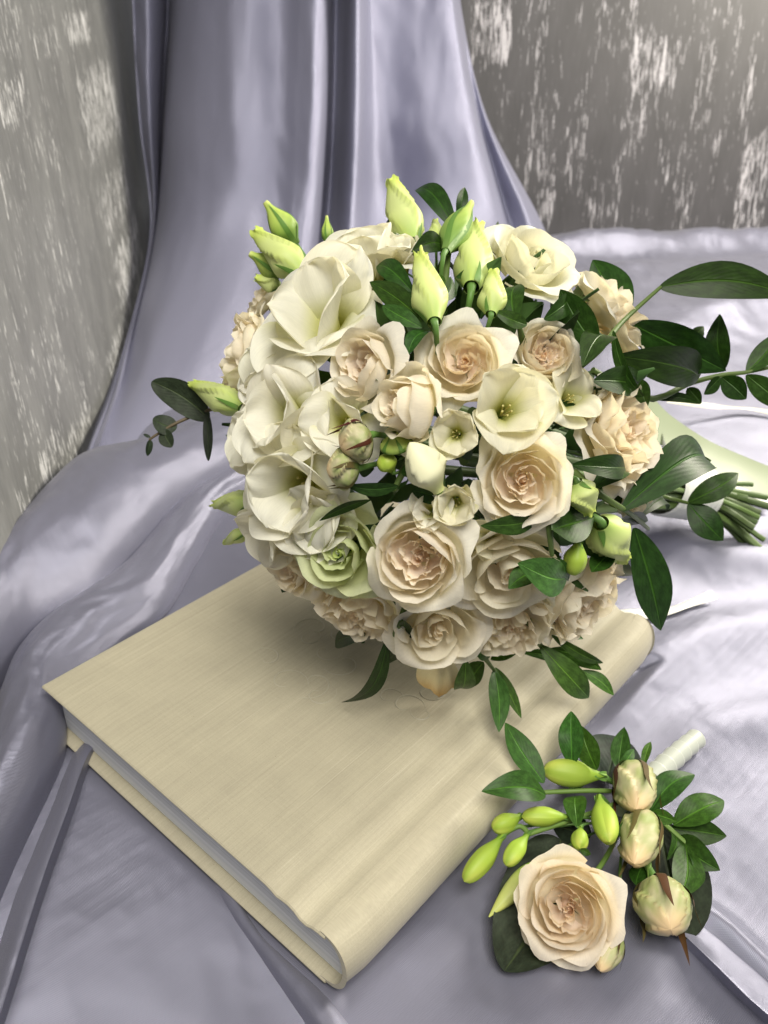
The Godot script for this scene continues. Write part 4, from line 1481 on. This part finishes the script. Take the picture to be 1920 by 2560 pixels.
const BORG := [10.66, 0.30, -26.29]
const BOUQ := [2.78, 3.50, -39.77]
const CENTRE := [2.78, 14.68, -39.77]

const FOLDS := [
	["roll", [[-8.14, 1.00, -77.91], [-14.59, 1.00, -70.41], [-19.34, 1.50, -62.64], [-23.90, 2.00, -59.71], [-24.95, 2.00, -50.25], [-25.30, 2.50, -46.54], [-26.78, 3.00, -40.23]], [[-7.14, 3.50, -68.05], [-11.72, 4.00, -61.61], [-14.50, 5.00, -54.23], [-17.15, 5.50, -48.35], [-19.10, 5.50, -43.18], [-20.30, 5.50, -38.93], [-22.16, 5.50, -33.27]], [[-6.83, 0.80, -68.56], [-11.54, 0.80, -61.68], [-15.22, 0.80, -53.45], [-17.38, 0.80, -44.33], [-20.31, 0.80, -39.56], [-21.25, 0.80, -35.67], [-22.61, 0.80, -30.81]]],
	["inner", [[-9.15, 0.40, -70.64], [-12.96, 0.40, -63.14], [-16.07, 0.40, -54.71], [-17.99, 0.40, -45.71], [-20.28, 0.40, -41.66], [-21.23, 0.40, -38.13], [-20.93, 0.40, -34.67], [-19.96, 0.40, -28.87], [-19.57, 0.40, -23.69]], [[-8.51, 1.60, -65.43], [-11.83, 2.00, -57.17], [-13.38, 2.60, -47.42], [-14.51, 2.80, -40.65], [-16.35, 2.80, -36.79], [-17.30, 2.80, -33.73], [-16.71, 2.80, -30.10], [-15.97, 2.60, -24.80], [-15.82, 2.40, -20.32]], [[-8.42, 0.40, -64.32], [-11.85, 0.40, -56.72], [-13.04, 0.50, -49.44], [-13.77, 1.00, -42.57], [-15.72, 1.20, -38.81], [-17.12, 0.90, -35.06], [-16.19, 0.50, -31.23], [-16.28, 0.30, -25.69], [-16.17, 0.20, -20.90]]],
	["hem", [[-15.86, 0.00, -33.90], [-16.36, 0.10, -32.41], [-16.23, 0.20, -28.63], [-16.27, 0.10, -24.03], [-15.88, 0.10, -20.18], [-15.91, 0.10, -16.92]], [[-14.83, 0.00, -33.43], [-14.75, 0.80, -30.54], [-14.43, 1.30, -27.22], [-14.19, 1.40, -22.96], [-13.95, 1.40, -20.23], [-13.69, 1.40, -17.07]], [[-14.48, 0.00, -33.10], [-14.79, 0.10, -30.88], [-14.62, 0.20, -27.80], [-14.42, 0.20, -23.48], [-14.21, 0.20, -20.67], [-13.98, 0.20, -17.44]]],
	["pinch", [[15.00, 0.10, -24.09], [16.52, 0.10, -22.49], [18.13, 0.10, -20.51], [19.85, 0.10, -18.45]], [[12.98, 0.30, -23.16], [14.20, 0.90, -20.72], [15.64, 1.10, -18.66], [17.23, 1.10, -16.86]], [[12.82, 0.10, -23.11], [14.29, 0.10, -20.98], [15.85, 0.10, -18.97], [17.45, 0.10, -17.09]]],
	["crease", [[-6.82, 0.00, -25.95], [-5.60, 0.10, -23.75], [-4.32, 0.20, -21.86], [-2.80, 0.20, -20.69], [-0.99, 0.20, -19.31], [0.54, 0.10, -17.81]], [[-8.10, 0.00, -26.94], [-6.89, 0.12, -24.63], [-5.36, 0.40, -22.33], [-3.93, 0.55, -20.63], [-2.53, 0.65, -19.00], [-1.19, 0.75, -17.33]], [[-8.65, 0.00, -26.91], [-7.41, 0.10, -24.57], [-5.94, 0.10, -22.51], [-4.51, 0.10, -20.79], [-3.13, 0.10, -19.16], [-1.84, 0.10, -17.56]]],
]

const RIDGES := [
	["soft", [[14.21, -24.38, 0.20], [15.39, -22.85, 0.70], [16.64, -20.83, 0.80], [18.05, -18.64, 0.80]], 0.70, 0.80, 2.0],
	["back", [[24.97, -141.42, 2.50], [34.74, -144.89, 3.00], [44.18, -145.59, 2.60], [54.42, -148.59, 3.00], [68.44, -152.17, 3.00], [85.73, -154.62, 3.00]], 3.50, 6.00, 2.0],
	["backsoft", [[19.46, -116.67, 0.60], [34.75, -127.76, 2.00], [46.31, -131.75, 1.60], [60.26, -138.94, 1.00]], 6.00, 5.00, 2.0],
	["far", [[24.80, -95.48, 0.80], [39.01, -106.98, 2.20], [51.87, -116.19, 2.60], [63.31, -121.81, 2.60]], 6.00, 9.00, 2.0],
	["under", [[20.48, -59.24, 0.40], [22.52, -53.32, 0.90], [26.32, -52.33, 1.00], [31.82, -53.28, 1.00]], 2.50, 2.00, 2.0],
	["dent", [[13.79, -36.80, 0.30], [18.17, -41.09, 0.70], [22.14, -43.56, 0.70], [26.99, -45.27, 0.60]], 2.00, 2.00, 2.0],
	["dentb", [[14.49, -30.14, 0.00], [18.07, -34.12, 0.50], [21.71, -35.71, 0.60], [25.24, -36.61, 0.60]], 1.60, 2.00, 2.0],
]

const RAILS := [
	[[-33.0, 53.6, -131.0], [-34.0, 41.0, -129.0], [-34.4, 33.5, -127.0], [-33.8, 20.5, -122.0], [-32.3, 7.1, -116.0], [-28.0, 0.7, -83.0], [-23.8, 2.1, -60.0], [-23.8, -3.0, -59.0]],
	[[-30.9, 53.4, -129.0], [-31.8, 41.0, -127.0], [-32.1, 33.6, -125.0], [-32.0, 20.8, -120.0], [-31.5, 7.6, -114.0], [-27.5, 1.1, -82.0], [-23.3, 2.3, -59.5], [-23.3, -3.0, -58.5]],
	[[-30.1, 53.8, -132.0], [-31.0, 41.2, -130.0], [-31.5, 33.6, -129.0], [-32.0, 20.4, -124.0], [-31.8, 7.1, -116.0], [-27.3, 1.1, -82.0], [-23.1, 2.4, -59.5], [-23.1, -3.0, -58.5]],
	[[-32.1, 55.9, -146.0], [-33.1, 41.9, -144.0], [-33.5, 33.5, -142.0], [-34.5, 19.0, -136.0], [-32.8, 6.2, -120.0], [-27.3, 0.9, -82.5], [-23.0, 2.4, -59.5], [-23.0, -3.0, -58.5]],
	[[-28.1, 54.0, -133.0], [-28.9, 41.3, -131.0], [-29.1, 33.7, -129.0], [-29.9, 20.7, -121.0], [-30.4, 8.1, -112.0], [-27.3, 0.7, -83.0], [-23.7, 1.0, -62.0], [-23.7, -3.0, -61.0]],
	[[-24.5, 53.1, -126.0], [-25.1, 41.0, -124.0], [-25.3, 33.8, -122.0], [-25.7, 21.6, -114.0], [-26.0, 9.8, -105.0], [-24.5, 1.6, -81.0], [-22.5, 0.0, -64.0], [-22.5, -3.0, -63.0]],
	[[-18.8, 52.6, -122.0], [-19.1, 40.9, -120.0], [-19.2, 34.0, -118.0], [-19.4, 22.2, -110.0], [-19.7, 10.5, -103.0], [-19.9, 1.4, -82.0], [-19.4, -2.0, -68.0], [-19.4, -3.0, -67.0]],
	[[-14.1, 52.7, -122.0], [-14.2, 41.1, -120.0], [-14.2, 34.1, -118.0], [-14.3, 22.3, -111.0], [-14.6, 10.4, -104.0], [-15.5, 0.7, -84.0], [-15.4, -3.0, -71.0], [-15.4, -3.0, -70.0]],
	[[-11.8, 52.4, -119.5], [-11.8, 41.0, -117.5], [-11.7, 34.2, -115.5], [-11.8, 22.5, -109.5], [-12.0, 10.8, -103.0], [-12.8, 0.5, -85.0], [-12.5, -3.0, -72.0], [-12.5, -3.0, -71.0]],
	[[-9.9, 52.2, -118.0], [-9.9, 41.0, -116.0], [-9.8, 34.2, -114.5], [-9.8, 22.7, -108.5], [-10.3, 10.8, -103.0], [-10.9, 0.1, -86.0], [-10.5, -3.0, -73.0], [-10.5, -3.0, -72.0]],
	[[-8.9, 52.7, -120.5], [-8.8, 41.1, -118.5], [-8.7, 34.3, -117.5], [-8.6, 22.4, -112.0], [-9.3, 10.1, -106.5], [-10.1, -1.0, -89.0], [-9.4, -3.0, -75.0], [-9.4, -3.0, -74.0]],
	[[-8.8, 54.0, -129.0], [-8.6, 41.6, -127.0], [-8.6, 34.3, -126.0], [-8.5, 21.4, -121.0], [-9.1, 8.1, -115.0], [-9.4, -1.4, -90.0], [-8.1, -2.6, -70.0], [-8.1, -3.0, -69.0]],
	[[-7.6, 53.7, -127.0], [-7.4, 41.6, -125.0], [-7.3, 34.3, -124.0], [-7.3, 21.7, -119.0], [-7.7, 8.6, -113.0], [-7.8, -1.3, -90.0], [-6.6, -2.5, -70.0], [-6.6, -3.0, -69.0]],
	[[-6.0, 52.5, -119.0], [-5.8, 41.1, -117.0], [-5.6, 34.4, -116.0], [-5.5, 22.5, -112.0], [-5.6, 10.1, -107.0], [-5.3, -0.5, -88.0], [-4.4, -1.9, -69.0], [-4.4, -3.0, -68.0]],
	[[-5.0, 52.9, -121.5], [-4.7, 41.3, -119.5], [-4.5, 34.4, -118.5], [-4.3, 22.3, -114.0], [-4.2, 9.4, -110.0], [-3.7, -1.2, -90.0], [-2.9, -2.9, -71.0], [-2.9, -3.0, -70.0]],
	[[-4.7, 54.2, -130.0], [-4.3, 41.8, -128.0], [-4.1, 34.4, -127.0], [-3.8, 21.3, -124.0], [-3.4, 7.2, -120.0], [-2.3, -3.0, -98.0], [-1.3, -3.0, -76.0], [-1.3, -3.0, -75.0]],
	[[-4.0, 54.5, -132.0], [-3.6, 42.0, -130.0], [-3.4, 34.4, -129.0], [-1.5, 21.0, -127.0], [0.5, 6.4, -124.0], [1.1, -3.0, -100.0], [1.8, -3.0, -78.0], [1.8, -3.0, -77.0]],
	[[1.0, 54.8, -133.0], [1.6, 42.2, -131.0], [1.9, 34.6, -130.0], [4.1, 21.2, -127.0], [6.5, 6.9, -123.0], [6.9, -3.0, -100.0], [6.5, -3.0, -78.0], [6.5, -3.0, -77.0]],
	[[4.6, 54.9, -133.0], [5.4, 42.3, -131.0], [5.9, 34.7, -130.0], [8.9, 21.2, -128.0], [13.2, 6.6, -125.0], [12.9, -3.0, -102.0], [11.6, -3.0, -80.0], [11.6, -3.0, -79.0]],
	[[5.7, 55.3, -135.0], [6.5, 42.4, -133.0], [7.0, 34.8, -132.0], [10.9, 21.0, -131.0], [16.4, 5.8, -129.0], [16.4, -3.0, -106.0], [14.7, -3.0, -84.0], [14.7, -3.0, -83.0]],
	[[6.3, 56.0, -140.0], [7.2, 42.7, -138.0], [7.8, 34.8, -137.0], [11.7, 20.5, -136.0], [17.8, 5.0, -133.0], [18.3, -3.0, -110.0], [16.5, -3.0, -88.0], [16.5, -3.0, -87.0]],
	[[6.6, 56.4, -142.0], [7.5, 42.9, -140.0], [8.0, 34.8, -139.0], [12.7, 20.5, -136.0], [20.7, 5.5, -131.0], [22.1, -3.0, -110.0], [20.1, -3.0, -90.0], [20.1, -3.0, -89.0]],
	[[6.9, 57.0, -146.0], [7.8, 43.1, -144.0], [8.4, 34.8, -143.0], [13.3, 20.1, -140.0], [23.5, 4.5, -136.0], [24.5, -3.0, -114.0], [22.7, -3.0, -94.0], [22.7, -3.0, -93.0]],
]

const RB := [-3.95, -1.00, -145.04, 0.9899, 0.0000, -0.1418, -0.0246, 0.9848, -0.1719]

const RPATCH := [
	[19.0, 32.1, 3.5, 5.3, 0.9],
	[25.7, 32.9, 2.3, 6.2, 0.5],
	[28.4, 17.0, 2.8, 8.0, 0.6],
	[23.3, 11.3, 1.6, 4.9, 0.4],
	[39.3, 33.3, 3.5, 3.8, 0.5],
	[46.5, 28.2, 4.3, 4.2, 1.0],
	[43.9, 20.7, 2.4, 7.3, 0.5],
	[55.2, 25.7, 1.6, 8.4, 0.7],
	[54.2, 10.1, 2.5, 7.8, 0.4],
	[66.4, 10.1, 3.0, 9.2, 1.0],
	[39.7, 7.0, 3.3, 5.7, 0.5],
	[34.7, 17.0, 2.4, 9.9, 0.3],
	[57.1, 33.8, 4.0, 3.8, 0.3],
	[62.3, 21.7, 2.5, 5.4, 0.3],
	[30.0, 6.2, 1.6, 4.3, 0.5],
	[21.1, 22.3, 1.5, 5.9, 0.4],
	[50.2, 15.1, 1.6, 6.9, 0.4],
]

const LB := [-17.54, -1.00, -8.36, -0.1459, 0.0000, -0.9893, -0.0518, 0.9986, 0.0076]

const LPATCH := [
	[91.2, 32.2, 7.4, 1.4, 1.0],
	[96.6, 24.4, 13.0, 4.1, 1.0],
	[60.2, 28.6, 5.1, 1.7, 0.8],
	[66.0, 25.2, 5.2, 3.1, 0.3],
	[95.0, 14.9, 11.1, 3.2, 0.8],
	[97.2, 7.5, 12.2, 3.4, 1.0],
	[93.5, 1.7, 9.4, 2.9, 0.8],
	[79.2, 1.8, 7.0, 2.3, 0.9],
	[57.2, 3.5, 4.9, 1.4, 0.9],
	[47.7, 5.4, 5.0, 1.9, 0.8],
	[41.6, 6.8, 2.4, 1.4, 0.5],
	[54.1, 21.3, 3.8, 4.1, 0.2],
	[65.1, 15.8, 5.5, 4.8, 0.3],
	[45.9, 13.4, 3.1, 3.7, 0.3],
	[53.9, 11.0, 4.2, 3.4, 0.4],
	[63.4, 33.0, 3.7, 2.2, 0.6],
	[74.9, 31.6, 6.2, 1.3, 0.5],
	[44.5, 9.6, 3.1, 1.8, 0.3],
	[63.3, 4.7, 5.7, 2.4, 0.3],
]
